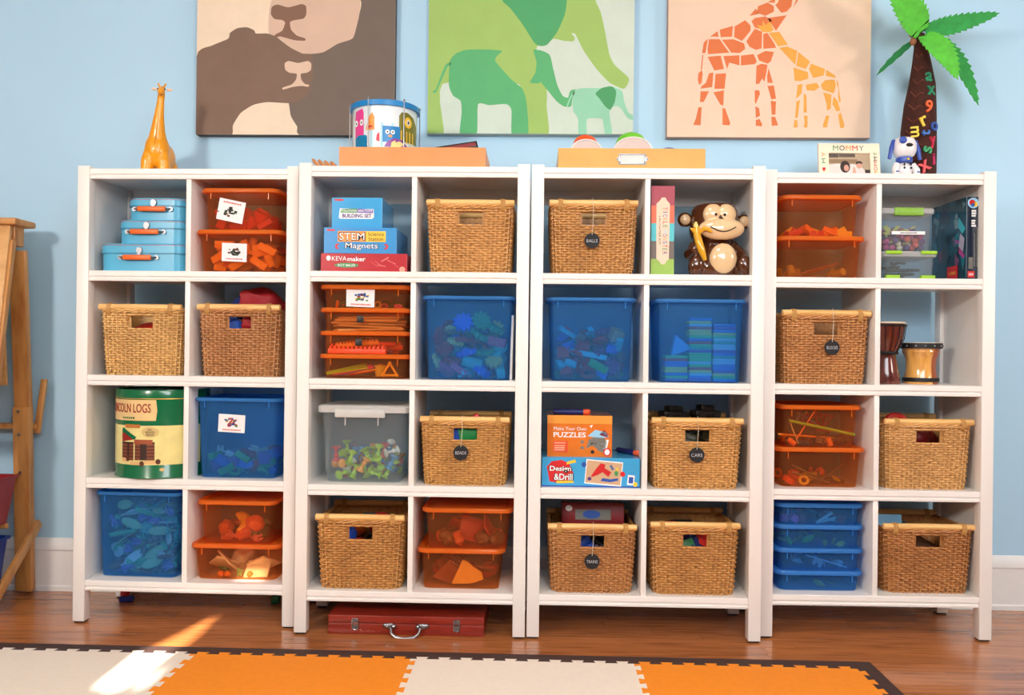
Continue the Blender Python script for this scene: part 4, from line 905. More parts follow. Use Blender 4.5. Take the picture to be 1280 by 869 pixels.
def pen(x, y, z, rz, label):
    t = thing('toy_dart', label, 'dart', W(2, x, y, z+.009), 0, None, (0, 0, rz)); MB().lathe([(.008, -.05), (.009, -.045), (.009, .05)], 12, axis='x').build('shaft', DBL, t); MB().lathe([(.009, .05), (.0095, .055), (.0095, .07), (.006, .074)], 12, axis='x').build('tip', mat('orange_tip', (240, 96, 50), .5), t)
q1 = loc(2, 710, 515, .12); pen(q1.x, .10, PB['z'], .05, 'dark blue foam dart lying on the orange puzzle box')
q1 = loc(2, 787, 566, .10); pen(q1.x-.005, .16, GB['z'], -1.05, 'dark blue foam dart lying on the light blue box')

k = basket(2, 3, 814, 931, 522.5, 'golden wicker basket with a cars tag and dark toys', (222, 168, 98))
basket_tag(k, 871, 569, 'CARS', 'round black chalk tag reading cars')
contents(k, 'in the cars basket', [('car', 'toy_car', 'black', DRK, .042, 7, .8), ('car', 'toy_car', 'brown', (96, 66, 48), .040, 6, .8), ('car', 'toy_car', 'olive', (80, 80, 60), .040, 5, .8)], 6, 1.2, .6)
for (x, y, z) in ((-.05, .03, .228), (.06, .04, .232)): toy('car', 'toy_truck', 'black toy truck heaped above the rim of the cars basket', 'truck', 'trucks on the cars basket', col('truck_black', (26, 22, 22)), W(2, k['cx']+x, k['cy']+y, k['z0']+z), (0, .05, .4), .042)
k = basket(2, 4, 684, 797.5, 655.5, 'wicker basket with a trains tag and a red box inside', (196, 136, 78))
basket_tag(k, 740, 702, 'TRAINS', 'round black chalk tag reading trains')
contents(dict(k, h=.2), 'in the trains basket', [('train', 'toy_train', 'grey', (150, 150, 165), .036, 8, .85), ('train', 'toy_train', 'blue', BLU, .036, 4, .85), ('train', 'toy_train', 'black', DRK, .036, 4, .85)], 7, 1.8, .5)
o = thing('game_box', 'dark red box lying on top of the trains basket', 'box', W(2, k['cx']+.01, k['cy']+.045, k['z0']+k['h']-.030), UYAW[2], None, (R(-6), 0, UYAW[2]))
MB().rb(-.105, .105, -.065, .065, 0, .085, .002).build('carton', mat('dark_red_carton', (130, 24, 30), .4), o); MB().box(-.06, .06, -.0655, -.0651, .030, .064).build('picture_print', PGY, o, smooth=False); MB().prism(el(-.005, .048, .03, .014), -.0660, -.0656).build('picture_print', PBL, o, smooth=False); MB().prism(el(-.082, .068, .012, .010), -.0660, -.0656).build('picture_print', PW_, o, smooth=False)
k = basket(2, 4, 812.5, 927, 653.5, 'wicker basket without a tag below the cars basket', (206, 150, 84))
contents(k, 'in the untagged basket below the cars basket', [('cube', 'toy_block', 'red', RED, .032, 8, .9), ('cube', 'toy_block', 'blue', (30, 50, 110), .032, 8, .9), ('oblong', 'long_block', 'green', (30, 110, 50), .030, 8, .85), ('ball', 'toy_ball', 'white', (225, 225, 225), .028, 2, 1)], 10, 1.6)

# ------------------------------------------------------------------ bookcase under the palm
b1 = storage_bin(3, ZL[1], 973, 1084, 295, 'lower orange bin with dim gold blocks, beside the small clear tubs', 'orange', .032)
b2 = storage_bin(3, ZL[1]+b1['top']-.0042, 973, 1083, 243.5, 'upper orange bin with a shallow layer of red and yellow shapes', 'orange', .032, cx=b1['cx'], wd=.270)
contents(b1, 'in the lower bin under the palm', [('cylinder', 'round_block', 'gold', (180, 140, 50), .018, 6, .9), ('stick', 'wooden_stick', 'brown', (150, 80, 40), .034, 4, .4)], 4, 2.2)
contents(b2, 'in the upper bin under the palm', [('oblong', 'toy_block', 'red', RED, .016, 12, .6), ('oblong', 'toy_block', 'yellow', YEL, .016, 8, .6), ('oblong', 'toy_block', 'orange', ORA, .016, 8, .6)], 4, 2.4, .3)

# two small clear tubs with green latches
LIMP = mat('lime_plastic', (150, 200, 40), .35); LIMD = mat('leaf_green_plastic', (128, 178, 58), .4)
lo = CELL[1][0]
def small_tub(z0, x1, ytop, label, ly, dp, latch_top):
    a = loc(3, x1, ytop, ly); wd = .182; cx = a.x-wd/2; h = a.z-z0
    t = thing('plastic_tub', label, 'tub', W(3, cx, ly+dp/2, z0), UYAW[3], 'small clear tubs with green latches')
    def at(z, i): kk = z/h; return ring_(wd-.022+.010*kk-2*i, dp-.022+.010*kk-2*i, .014, z)
    MB().loft([at(0, .004), at(.004, 0), at(h-.010, 0), at(h-.010, .002), at(.003, .002)]).build('body', CLEAR_T, t, angle=50)
    MB().loft([ring_(wd-.010+2*o_, dp-.010+2*o_, .014, z) for o_, z in ((0, h-.020), (.004, h-.018), (.005, h-.006), (.002, h-.001), (-.004, h), (-.010, h-.002))]).build('lid', CLEAR_L, t, angle=35)
    if latch_top:
        MB().rb(-.045, .050, -dp/2-.004, -dp/2+.012, h-.026, h+.0005, .002).build('latch', LIMD, t)
    else:
        for x in (-.055, .060):
            MB().rb(x-.026, x+.026, -dp/2-.005, -dp/2+.012, h-.011, h+.0005, .002).build('latch', LIMP, t); MB().rb(x-.024, x+.022, -dp/2-.001, -dp/2+.016, .000, .013, .002).build('foot', LIMP, t)
    return dict(t=t, u=3, cx=cx, cy=ly+dp/2, z0=z0+.004, w=wd-.035, d=dp-.035, h=h-.02, zt=z0+h)
s1 = small_tub(ZL[1], 1173, 314, 'lower small clear tub with lime latches and dark cords inside', .035, .17, False)
s2 = small_tub(s1['zt']+.0002, 1170, 260, 'upper small clear tub of colourful beads with a green latch', .038, .165, True)
contents(s2, 'in the upper small clear tub', [('ball', 'large_bead', 'magenta', (196, 40, 130), .010, 36, 1), ('ball', 'large_bead', 'purple', (90, 60, 120), .010, 30, 1), ('ball', 'large_bead', 'coral', (232, 90, 80), .010, 22, 1), ('flower', 'flower_bead', 'yellow-green', (214, 216, 110), .014, 14, .85), ('ball', 'large_bead', 'cream', (220, 210, 180), .009, 8, 1)], 5, 1.6)
p = loc(3, 1136, 291, .036)
cd_ = MB().rb(-.055, .055, -.0006, 0, -.0055, .0055, .0003).build('label_strip', PAPER, s2['t'], (p.x+.001-s2['cx'], -.0785, p.z-s1['zt']), smooth=False)
q = MB(); x = -.026; rg = random.Random(2)
while x < .028: l = .002+.004*rg.random(); q.box(x, x+l, -.0010, -.0006, -.0016, .0016); x += l+.0012
q.build('text_print', INK, cd_, smooth=False)
for i in range(5):
    rg = random.Random(40+i); P = [(rg.uniform(-.06, .06), rg.uniform(-.05, .045), .006+.011*i+rg.uniform(0, .004)) for _ in range(7)]
    P2 = []
    for a_, c_ in zip(P, P[1:]):
        for tt in (0, .33, .66): P2.append([a_[j]+(c_[j]-a_[j])*tt+(.006*math.sin(3*tt*math.pi) if j == 1 else 0) for j in range(3)])
    o = MB().tube(P2, .0045, 6).build('bead_cord', BLACK, None, W(3, s1['cx'], s1['cy'], s1['z0'])); tag(o, 'coiled dark cord inside the lower small clear tub', 'cord', 'cords in the small clear tub')

# building-toy carton standing on edge
NVY = mat('navy_carton', (20, 34, 56), .2, coat=.6, var=.1)
g = game_box(3, ZL[1], 1208.5, 1225.5, 246, .035, .24, 'building_toy_box', 'dark teal building-toy carton standing on edge beside the clear tubs', NVY)
lx = -g['w']/2; H, D = g['h'], g['d']
def side(name, poly, m, layer): P = [((y-.5)*D, z*H) for y, z in poly]; return MB().prism(P, lx-.0002*layer, lx-.0002*layer+.00018, 'yz').build(name, m, g['t'], smooth=False)
side('cover_print', rc(.0, 1, 0, 1), mat('dark_teal_print', (24, 74, 92), .15, coat=.8, var=.6, scale=18), 1)
rg = random.Random(77)
for i in range(34):
    y, z, s = rg.random()*.9+.05, rg.random()*.9+.05, .05+.09*rg.random(); n = rg.choice((3, 4, 5)); a0 = rg.random()*6
    P = [(min(.99, max(.01, y+s*math.cos(a0+2*math.pi*j/n)*(.6+.4*rg.random()))), min(.99, max(.01, z+s*math.sin(a0+2*math.pi*j/n)*(.6+.5*rg.random())))) for j in range(n)]
    c_ = rg.choice([(16, 26, 40), (16, 26, 40), (40, 120, 140), (110, 140, 150), (60, 50, 90), (30, 60, 80), (120, 70, 110), (70, 60, 50)])
    side('cover_print', P, mat('art_%d_%d_%d' % c_, c_, .2, coat=.7), 2+i*.05)
for P, c_ in (([(.04, .50), (.16, .58), (.20, .42), (.08, .34)], (190, 190, 215)), ([(.02, .62), (.2, .78), (.22, .66), (.1, .56)], (60, 180, 200)), ([(.03, .30), (.18, .40), (.2, .34), (.06, .26)], (190, 70, 150)), ([(.1, .46), (.3, .52), (.28, .46)], (170, 90, 170))): side('cover_print', P, mat('art_%d_%d_%d' % c_, c_, .2, coat=.7), 5)
side('maker_badge', rc(.22, .52, .02, .19), PRD, 6)
for i, ch in enumerate('LEGO'):
    b_ = text_obj('badge_lettering', ch, PY, None, 0, 0, 0, height=.010, bold=.02, ext=.0002); b_.parent = g['t']; b_.rotation_euler = (0, 0, R(-90)); b_.location = (lx-.0016, (.45-.053*i-.5)*D, .105*H)
pr(g, 'round_badge', el(.48, .925, .40, .065), PLB, 2); pr(g, 'round_badge', el(.40, .93, .22, .035), PRD, 3); pr(g, 'round_badge', el(.60, .91, .2, .03), PY, 3); pr(g, 'round_badge', el(.45, .90, .14, .02), PBL, 4)
rg = random.Random(6)
for z in (.83, .80, .77, .71, .68, .65): pr(g, 'spine_print', rc(.36, .36+.26+.1*rg.random(), z-.011, z+.011), PW_, 2)
for x in (.56, .76):
    z = .16
    while z < (.55 if x < .7 else .62): l = .008+.02*rg.random(); pr(g, 'spine_print', rc(x, x+.09, z, z+l), PGY, 2); z += l+.006
pr(g, 'spine_label', rc(.18, .50, .13, .27), PGY, 2); pr(g, 'maker_badge', rc(.12, .62, .025, .105), PRD, 2)
pt(g, 'badge_lettering', 'LEGO', PW_, .37, .065, .34, .03, 0, .03, 4)

k = basket(3, 2, 981, 1094, 387.5, 'wicker basket with a blocks tag beside the drums', (200, 140, 82), .024)
basket_tag(k, 1040, 434.5, 'BLOCKS', 'round black chalk tag reading blocks')
# drums
DJW = wood('dark_red_drum_wood', (104, 40, 28), (70, 26, 20), (20, 20, 3), .2, 3, 0, .6)
p = loc(3, 1139, 403, .12); cx = lo+.066; rt = min(p.x-cx, .065); H = p.z-ZL[2]
t = thing('djembe_drum', 'small dark red goblet drum with black cords, beside the wooden drum', 'drum', W(3, cx, .13, ZL[2]), UYAW[3])
MB().lathe([(rt*.74, 0), (rt*.76, .004), (rt*.66, H*.20), (rt*.53, H*.40), (rt*.50, H*.47), (rt*.62, H*.56), (rt*.84, H*.72), (rt*.95, H*.90), (rt*.96, H*.985), (rt*.9, H*.985)], 36).build('shell', DJW, t)
MB().lathe([(rt*.94, H*.97), (rt*.98, H*.975), (rt*.98, H), (rt*.9, H)], 36).build('drum_skin', mat('drum_skin', (226, 212, 186), .6), t)
MB().tube([(rt*math.cos(a), rt*math.sin(a), H*.945) for a in [2*math.pi*i/30 for i in range(30)]], .0035, 6, wrap=True).build('hoop', BLACK, t)
MB().tube([(rt*.56*math.cos(a), rt*.56*math.sin(a), H*.50) for a in [2*math.pi*i/30 for i in range(30)]], .006, 6, wrap=True).build('hoop', BLACK, t)
for i in range(16):
    a = 2*math.pi*i/16; MB().tube([(rt*1.0*math.cos(a), rt*1.0*math.sin(a), H*.95), (rt*.90*math.cos(a), rt*.90*math.sin(a), H*.72), (rt*.56*math.cos(a), rt*.56*math.sin(a), H*.51)], .0015, 5).build('cord', BLACK, t)
WD1, WD2 = wood('pale_drum_wood', (226, 164, 84), (198, 128, 56), (20, 20, 3), .18, 3, 0, .7), wood('red_drum_wood', (176, 86, 40), (140, 60, 28), (20, 20, 3), .18, 3, 0, .7)
a, c = loc(3, 1137.5, 428, .10), loc(3, 1188.5, 428, .10); cx = (a.x+c.x)/2; rt = (c.x-a.x)/2; H = a.z-ZL[2]; cx = max(cx, cx)
t = thing('wooden_drum', 'small striped wooden drum with black hoops', 'drum', W(3, cx, .10+rt, ZL[2]), UYAW[3])
prof = [(rt*.80, 0), (rt*.82, .004), (rt*.80, H*.10), (rt*.78, H*.14), (rt*.72, H*.3), (rt*.70, H*.45), (rt*.74, H*.62), (rt*.84, H*.74), (rt*.88, H*.78), (rt*.86, H*.82), (rt*.93, H*.86), (rt*.93, H*.97)]
NS = 8
for s in range(NS):
    q = MB(); a0, a1 = 2*math.pi*s/NS+.3, 2*math.pi*(s+1)/NS+.3; rings = []
    for (r_, z) in prof:
        A = [a0+(a1-a0)*i/6 for i in range(7)]
        rings.append([(r_*math.cos(v), r_*math.sin(v), z) for v in A]+[((r_-.008)*math.cos(v), (r_-.008)*math.sin(v), z) for v in reversed(A)])
    q.loft(rings).build('stave', WD2 if s in (2, 6) else WD1, t, angle=30)
hp = MB().lathe([(rt*.95, H*.855), (rt, H*.86), (rt, H*.985), (rt*.95, H*.99)], 40, caps=False).build('hoop', BLACK, t)
for i in range(14):
    v = 2*math.pi*i/14; MB().ell((rt*1.0*math.cos(v), rt*1.0*math.sin(v), H*.92), .0035, 8, 6).build('stud', CHROME, hp)
MB().lathe([(rt*.82, H*.055), (rt*.86, H*.06), (rt*.86, H*.15), (rt*.80, H*.155)], 40, caps=False).build('hoop', BLACK, t)
MB().lathe([(rt*.6, H*.93), (rt*.98, H*.985), (rt*.97, H*1.0), (rt*.5, H*1.0)], 40).build('drum_skin', MATS['drum_skin'], t)

b1 = storage_bin(3, ZL[3], 972, 1083.5, 560, 'lower orange bin with wheels below the bin of craft sticks', 'orange', .036)
b2 = storage_bin(3, ZL[3]+b1['top']-.0042, 973, 1082, 507, 'upper orange bin of craft sticks and pens', 'orange', .036, cx=b1['cx'], wd=.268)
contents(b1, 'in the lower bin below the craft sticks', [('ring', 'rolling_hoop', 'yellow', (226, 170, 40), .018, 6, .8), ('ring', 'rolling_hoop', 'orange', ORA, .018, 4, .8), ('gear', 'toy_gear', 'orange', (240, 90, 30), .022, 3, .75), ('flat_stick', 'toy_track', 'grey', (130, 100, 70), .036, 4, .35)], 13, 2.2)  # the rings are toy wheels
wh = 'in the upper bin of craft sticks'
for i, (x, z, ry, s, c_, nm) in enumerate(((.01, .064, .20, .056, (150, 200, 50), 'lime'), (-.04, .075, -1.0, .030, (240, 130, 50), 'orange'), (-.08, .05, 1.2, .022, (226, 200, 160), 'cream'), (-.05, .034, .06, .040, (240, 140, 30), 'orange'), (.05, .036, .10, .036, (90, 70, 60), 'brown'), (.06, .050, .03, .030, (190, 60, 40), 'red'), (-.02, .088, .6, .030, (120, 90, 140), 'violet'), (-.06, .085, -.9, .024, (90, 110, 140), 'slate'))):
    toy('stick', 'craft_stick', nm+' craft stick '+wh, 'stick', 'craft sticks '+wh, col('toy_%d_%d_%d' % c_, c_), W(3, b2['cx']+x, b2['cy']-b2['d']/2+.010+.007*i, b2['z0']+z), (0, ry, .05), s)
contents(dict(b2, h=.06), wh, [('cylinder', 'glue_stick', 'orange', ORA, .013, 8, .9), ('cylinder', 'marker_cap', 'blue', (50, 70, 100), .011, 6, .9), ('cube', 'eraser', 'brown', (100, 60, 40), .012, 16, .9), ('cube', 'eraser', 'cream', (226, 200, 160), .010, 8, .9)], 3, 1.6)
for i, x in enumerate((.0, .03, .06, .08)):
    toy('frame', 'wire_shape', 'red wire shape at the back '+wh, 'wire', 'wire shapes '+wh, col('wire_red', (190, 40, 36)), W(3, b2['cx']+x, b2['cy']+.03+.01*i, b2['z0']+.082), (.2, .4*i, .3), .022)
    
k = basket(3, 3, 1106, 1219.5, 524, 'wicker basket with a red ring inside, above the basket by the shallow blue bins', (222, 172, 108), .03)
contents(k, 'in the basket with the red ring', [('ball', 'toy_ball', 'dark red', (130, 24, 26), .042, 7, 1), ('ball', 'toy_ball', 'brown', (90, 50, 36), .040, 6, 1)], 9, 1.2)
toy('ring', 'toy_ring', 'large red ring leaning above the basket rim', 'ring', None, col('ring_red', (200, 40, 30)), W(3, k['cx']-.06, k['cy']-.02, k['z0']+k['h']-.02), (R(80), 0, 0), .05)
lv = [714.5, 686.5, 657, 630]; z = ZL[4]; SB = []
n4 = ['bottom shallow blue bin of the stack of four', 'shallow blue bin with a clear ruler, second from the bottom of its stack', 'shallow blue bin with green toys, third from the bottom of its stack', 'top shallow blue bin with pink dice']
for i, y in enumerate(lv):
    bb = storage_bin(3, z, 970.5, 1081, y, n4[i], 'blue', .040, cx=SB[0]['cx'] if SB else None, wd=SB[0]['wd'] if SB else None, tp=.93); bb['wd'] = fit(3, 970.5, 1081, y, .040)[1]; SB.append(bb); z = bb['zb']+bb['top']-.0042
contents(SB[0], 'in the bottom shallow blue bin', [('leaf', 'toy_leaf', 'olive', (130, 150, 60), .02, 6, .5)], 4, 2)
contents(SB[1], 'in the shallow blue bin with the ruler', [('animal', 'toy_animal', 'pale blue', (170, 200, 225), .018, 5, .8)], 4, 2)
toy('flat_stick', 'toy_ruler', 'clear pale ruler in the shallow blue bin', 'ruler', None, col('ruler_pale', (170, 200, 225)), W(3, SB[1]['cx']+.03, SB[1]['cy']-.095, SB[1]['z0']+.026), (0, .28, 0), .036)
contents(SB[2], 'in the shallow blue bin third from the bottom', [('leaf', 'toy_leaf', 'green', (60, 180, 70), .022, 8, .5), ('leaf', 'toy_leaf', 'yellow-green', (190, 200, 70), .02, 5, .5)], 6, 2)
contents(SB[3], 'in the top shallow blue bin', [('cube', 'toy_dice', 'pink', (220, 90, 170), .0125, 6, .95), ('cube', 'toy_dice', 'maroon', (130, 40, 70), .0125, 5, .95), ('strip', 'toy_chain', 'pale', (180, 210, 215), .016, 4, .5)], 7, 2, .1)
k = basket(3, 4, 1104, 1221, 655.5, 'dark wicker basket beside the stack of shallow blue bins', (190, 130, 74), .034)
o = tag(MB().rb(-.045, .045, -.0015, .0015, 0, k['h']+.028, .001).build('activity_card', mat('pale_blue_card', (120, 175, 210), .5), None, W(3, k['cx']-.09, k['cy']-.05, k['z0']), (R(-6), 0, 0)), 'pale blue card sticking out of the dark basket', 'card')
toy('bag', 'cloth_bag', 'brown cloth bag inside the dark basket', 'bag', None, col('bag_brown', (96, 60, 36), .8), W(3, k['cx'], k['cy']+.02, k['z0']+.085), (0, 0, 0), .095)

# ------------------------------------------------------------------ on top of the bookcases
ZTOP = ZL[0]
GIR = mat('orange_leather', (244, 160, 16), .32, coat=.3, var=.06, scale=30)
p = loc(0, 197, 208, .17); t = thing('giraffe_figurine', 'glossy orange giraffe figurine on the bookcase by the easel', 'figurine', W(0, p.x, .17, ZTOP), R(14))
b = MB()
b.ell((0, .045, .086), (.051, .088, .054), 20, 14); b.ell((0, -.012, .095), (.043, .046, .062), 16, 12)
for (x, y) in ((-.031, -.030), (.027, -.030), (-.030, .110), (.032, .110)): b.tube([(x*.62, y*.75, .105), (x*.9, y, .055), (x*1.05, y, .0)], [.018, .0225, .0195], 14)
b.tube([(0, -.01, .105), (.004, -.028, .16), (.010, -.040, .215), (.016, -.046, .262), (.019, -.050, .292)], [.040, .025, .0165, .0125, .0125], 14)
b.ell((.020, -.062, .292), (.0125, .024, .0135), 14, 10, Matrix.Rotation(R(28), 3, 'X').to_euler()); b.ell((.019, -.050, .302), (.012, .014, .012))
for s in (-1, 1): b.tube([(.019+s*.006, -.045, .308), (.019+s*.013, -.043, .326)], [.0038, .0048], 8)
b.tube([(0, .125, .10), (.004, .138, .07), (.004, .140, .045)], [.006, .005, .008], 8)
link('body', remesh(b, .0032, 9), GIR, t)
for s in (-1, 1):
    MB().ell((.019+s*.024, -.043, .303), (.011, .004, .005), 10, 8).build('ear', mat('pale_leather', (240, 205, 175), .5), t); MB().ell((.020+s*.0118, -.062, .300), .0026, 8, 6).build('eye', BLACK, t)
MB().tube([(0, -.056, .11), (.004, -.052, .15), (.008, -.053, .19)], .0009, 5).build('seam', mat('orange_seam', (196, 116, 10), .5), t)

# wooden pegs
PEG = wood('peg_wood', (196, 132, 78), (160, 98, 54), (20, 20, 4), .5, 3)
for i in range(4):
    p = loc(1, 395+7*i, 207, .05); o = MB().tube([(0, 0, .004), (-.014, 0, .020), (-.021, 0, .030)], [.0055, .0062, .004], 8).build('wooden_peg', PEG, None, W(1, p.x+.012, .05+.006*i, ZTOP+.002), (0, 0, .2))
    o.scale = (1.1, 1, .8+.05*(3-i)); tag(o, 'short leaning wooden peg beside the tan tray', 'peg', 'wooden pegs')

def tray(u, x0, x1, ytop, ly, dp, label, m):
    cx, wd, zt = fit(u, x0, x1, ytop, ly); h = zt-ZTOP; t = thing('card_tray', label, 'tray', W(u, cx, ly+dp/2, ZTOP), UYAW[u], 'card trays')
    MB().rb(-wd/2, wd/2, -dp/2, dp/2, 0, .004, .001).build('base', m, t, smooth=False)
    for (x0_, x1_, y0_, y1_, nm) in ((-wd/2, wd/2, -dp/2, -dp/2+.004, 'front_wall'), (-wd/2, wd/2, dp/2-.004, dp/2, 'back_wall'), (-wd/2, -wd/2+.004, -dp/2+.004, dp/2-.004, 'side_wall'), (wd/2-.004, wd/2, -dp/2+.004, dp/2-.004, 'side_wall')): MB().rb(x0_, x1_, y0_, y1_, .004, h, .0008).build(nm, m, t, smooth=False)
    return dict(t=t, cx=cx, w=wd, h=h, d=dp, ly=ly)
t1 = tray(1, 424, 607, 184, .03, .26, 'tan orange tray holding the tin drum', mat('tan_tray_card', (226, 146, 82), .4, var=.04))
t2 = tray(2, 698, 882, 185.5, .03, .26, 'mustard tray with a metal label holder', mat('mustard_tray_card', (212, 160, 64), .4, var=.04))
p = loc(2, 790.5, 199, .03); hx, hz, y = p.x-t2['cx'], p.z-ZTOP, -t2['d']/2
lh = MB()
for q in ((-.044, .044, -.018, -.014), (-.044, .044, .013, .017), (-.044, -.038, -.014, .013), (.038, .044, -.014, .013)): lh.rb(hx+q[0], hx+q[1], y-.003, y, hz+q[2], hz+q[3], .0008)
for s in (-1, 1): lh.prism([(hx+s*.044, hz-.008), (hx+s*.052, hz), (hx+s*.044, hz+.008)], y-.002, y).ell((hx+s*.047, y-.002, hz), .0025, 8, 6)
lh = lh.build('label_holder', CHROME, t2['t']); MB().box(hx-.038, hx+.038, y-.0012, y-.0004, hz-.014, hz+.013).build('paper_slip', mat('slip_paper', (226, 224, 220), .6), lh, smooth=False)

# tin drum with printed monsters
DW = mat('drum_tin_print', (226, 238, 244), .2, coat=.5, var=.02); DBR = mat('drum_blue_rim', (24, 132, 204), .3)
a, c = loc(1, 438, 160, .125), loc(1, 520, 160, .125); rad = (c.x-a.x)/2; cx = (a.x+c.x)/2; p = loc(1, 479, 128, .09)
DH = p.z-ZTOP-.0045; dy = .03+.26/2
t = thing('toy_drum', 'blue-rimmed tin toy drum with printed monsters, standing in the tan tray', 'drum', W(1, cx, dy, ZTOP+.0042), UYAW[1]+R(4))
MB().lathe([(rad-.006, .004), (rad-.002, .006), (rad-.002, DH-.016), (rad-.006, DH-.014)], 48).build('shell', DW, t)
MB().lathe([(rad-.004, 0), (rad+.004, .001), (rad+.004, .014), (rad-.002, .015)], 48).build('lower_rim', DBR, t)
MB().lathe([(rad-.002, DH-.020), (rad+.006, DH-.019), (rad+.006, DH-.003), (rad+.002, DH), (rad-.010, DH), (rad-.011, DH-.006)], 48).build('upper_rim', DBR, t)
for k_ in range(6):
    v = R(-52+60*k_); MB().tube([((rad+.0065)*math.cos(v), (rad+.0065)*math.sin(v), z) for z in (.004, DH+.004)], .0018, 6).ell(((rad+.0065)*math.cos(v), (rad+.0065)*math.sin(v), DH+.003), .004, 8, 6).build('tension_rod', CHROME, t); MB().rb(-.008, .008, -.005, .005, .0, .016, .002).xf(Matrix.Translation(((rad+.006)*math.cos(v), (rad+.006)*math.sin(v), 0)) @ Matrix.Rotation(v+math.pi/2, 4, 'Z')).build('bracket', DBR, t)
rad0 = rad; rad = rad-.002
def dq(px, py): p = loc(1, px, py, dy-rad*.9); s = max(-1, min(1, (p.x-cx)/rad)); return (math.asin(s)*rad, p.z-ZTOP-.0042)
def dpoly(name, P, m, lift): return wrap_poly(name, [dq(*q) for q in P], m, lift, 8)
def del_(cx_, cy_, rx, ry, n=18): return [(cx_+rx*math.cos(2*math.pi*i/n), cy_+ry*math.sin(2*math.pi*i/n)) for i in range(n)]
PK, OL, PUP, LBL = mat('drum_pink_print', (232, 70, 150), .25), mat('drum_olive_print', (126, 122, 40), .25), mat('drum_purple_print', (136, 60, 150), .25), mat('drum_sky_print', (168, 220, 236), .25)
dpoly('background_print', [(442, 184), (516, 184), (516, 154), (442, 154)], LBL, .0004)
dpoly('monster_print', [(440.5, 176), (440, 145), (441, 137), (450, 135), (452, 140), (452, 172)], PK, .0007)
for x in (441.8, 449): dpoly('eye_print', del_(x, 152.5, 2.2, 4), PW_, .0010); dpoly('eye_print', del_(x, 152.5, .9, 1.6), INK, .0013)
dpoly('monster_print', [(455, 160), (459, 146), (463, 141), (466, 147), (466, 163), (455, 163)], PO, .0007); dpoly('mouth_print', del_(460.5, 158.7, 3.5, 1.4), PRD, .001)
dpoly('monster_print', [(440.5, 184), (440.5, 171), (445, 168), (455, 169), (458, 173), (458, 184)], mat('drum_cyan_print', (20, 130, 180), .25), .0011)
dpoly('monster_print', [(496, 176), (496, 144), (499, 139), (506, 138), (512, 142), (515, 152), (515, 176)], OL, .0007)
for i in range(5): dpoly('fringe_print', [(498+3.2*i, 178), (498+3.2*i, 162), (499+3.2*i, 162), (499+3.2*i, 178)], PY, .0010)
dpoly('eye_print', del_(506.5, 150.5, 4, 7), PY, .0010); dpoly('eye_print', del_(506.8, 150.5, 1.8, 3.6), PW_, .0013); dpoly('eye_print', del_(506.8, 150.5, 1, 2), INK, .0016)
dpoly('monster_print', [(476, 178), (476, 158), (497, 158), (497, 178)], mat('drum_blue_print', (30, 130, 200), .25), .0009)
for x in (482, 488.5): dpoly('eye_print', del_(x, 165.5, 2.6, 2.8), PW_, .0012); dpoly('eye_print', del_(x, 165.5, 1, 1.1), INK, .0015)
dpoly('mouth_print', del_(485.5, 170.5, 2.5, 1.6), PO, .0012)
dpoly('monster_print', [(478, 184), (482, 177), (490, 173), (499, 174), (505, 181), (506, 184)], PUP, .0014); dpoly('hair_print', [(486, 184), (487, 178), (492, 175), (491, 178), (497, 176), (502, 179), (500, 181), (496, 184)], mat('drum_cream_print', (244, 226, 150), .25), .0017)
dpoly('monster_print', [(468, 176), (469, 169), (472, 166), (472, 178)], mat('drum_rose_print', (226, 70, 90), .25), .0008)
# dark red book leaning in the tray
p = loc(1, 563, 180, .16); bk_ = thing('picture_book', 'dark red book with black edge tilted in the tan tray beside the drum', 'book', W(1, p.x+.004, .16, ZTOP+.068), 0, None, (0, R(-9), UYAW[1]))
MB().rb(-.105, .095, -.07, .07, 0, .006, .001).build('cover', mat('black_cover', (26, 20, 22), .35), bk_); MB().box(-.10, .09, -.068, .068, .006, .018).build('pages', mat('dark_red_pages', (136, 26, 34), .5), bk_, smooth=False); MB().rb(-.105, .095, -.07, .07, .018, .022, .001).build('cover', MATS['black_cover'], bk_)
# two bug robots
def robot(px, ytop, yarch, shell, nm, r_, label):
    pt_, pa_ = loc(2, px, ytop, .15), loc(2, px, yarch, .117-r_*.5); H, A = pt_.z-ZTOP-.0042, pa_.z-ZTOP-.0042; t = thing('bug_robot', label, 'robot toy', W(2, pa_.x, .15, ZTOP+.0042), 0, 'bug robots in the mustard tray')
    RWH, RPK = mat('robot_white_plastic', (238, 232, 230), .3), mat('robot_face_plastic', (214, 190, 182), .4)
    MB().lathe([(r_*.80, 0), (r_*.86, .006), (r_*.86, H-r_*.75), (r_*.80, H-r_*.45), (r_*.62, H-r_*.20), (r_*.35, H-r_*.05), (.002, H)], 28).build('shell', shell, t)
    q = [(math.cos(v)*r_, A-r_*.72+math.sin(v)*r_*.72) for v in [math.pi*i/20 for i in range(21)]]
    f = MB().prism([(-r_, .002)]+list(reversed(q))+[(r_, .002)], -.036-r_*.5, -.030-r_*.5).build('face_plate', RPK, t)
    MB().tube([(x, -.036-r_*.5, z) for x, z in q], .0030, 8).build('face_rim', RWH, f)
    MB().lathe([(.007, H-.0025), (.007, H+.0012)], 12).build('button', mat(nm+'_button', (150, 40, 10) if nm == 'red' else (30, 130, 30), .4), t)
robot(733, 169, 175, mat('robot_orange_red', (238, 82, 24), .3), 'red', .050, 'white bug robot with an orange-red shell in the mustard tray'); robot(791.5, 166, 172, mat('robot_green', (110, 200, 40), .3), 'green', .062, 'white bug robot with a lime green shell in the mustard tray')

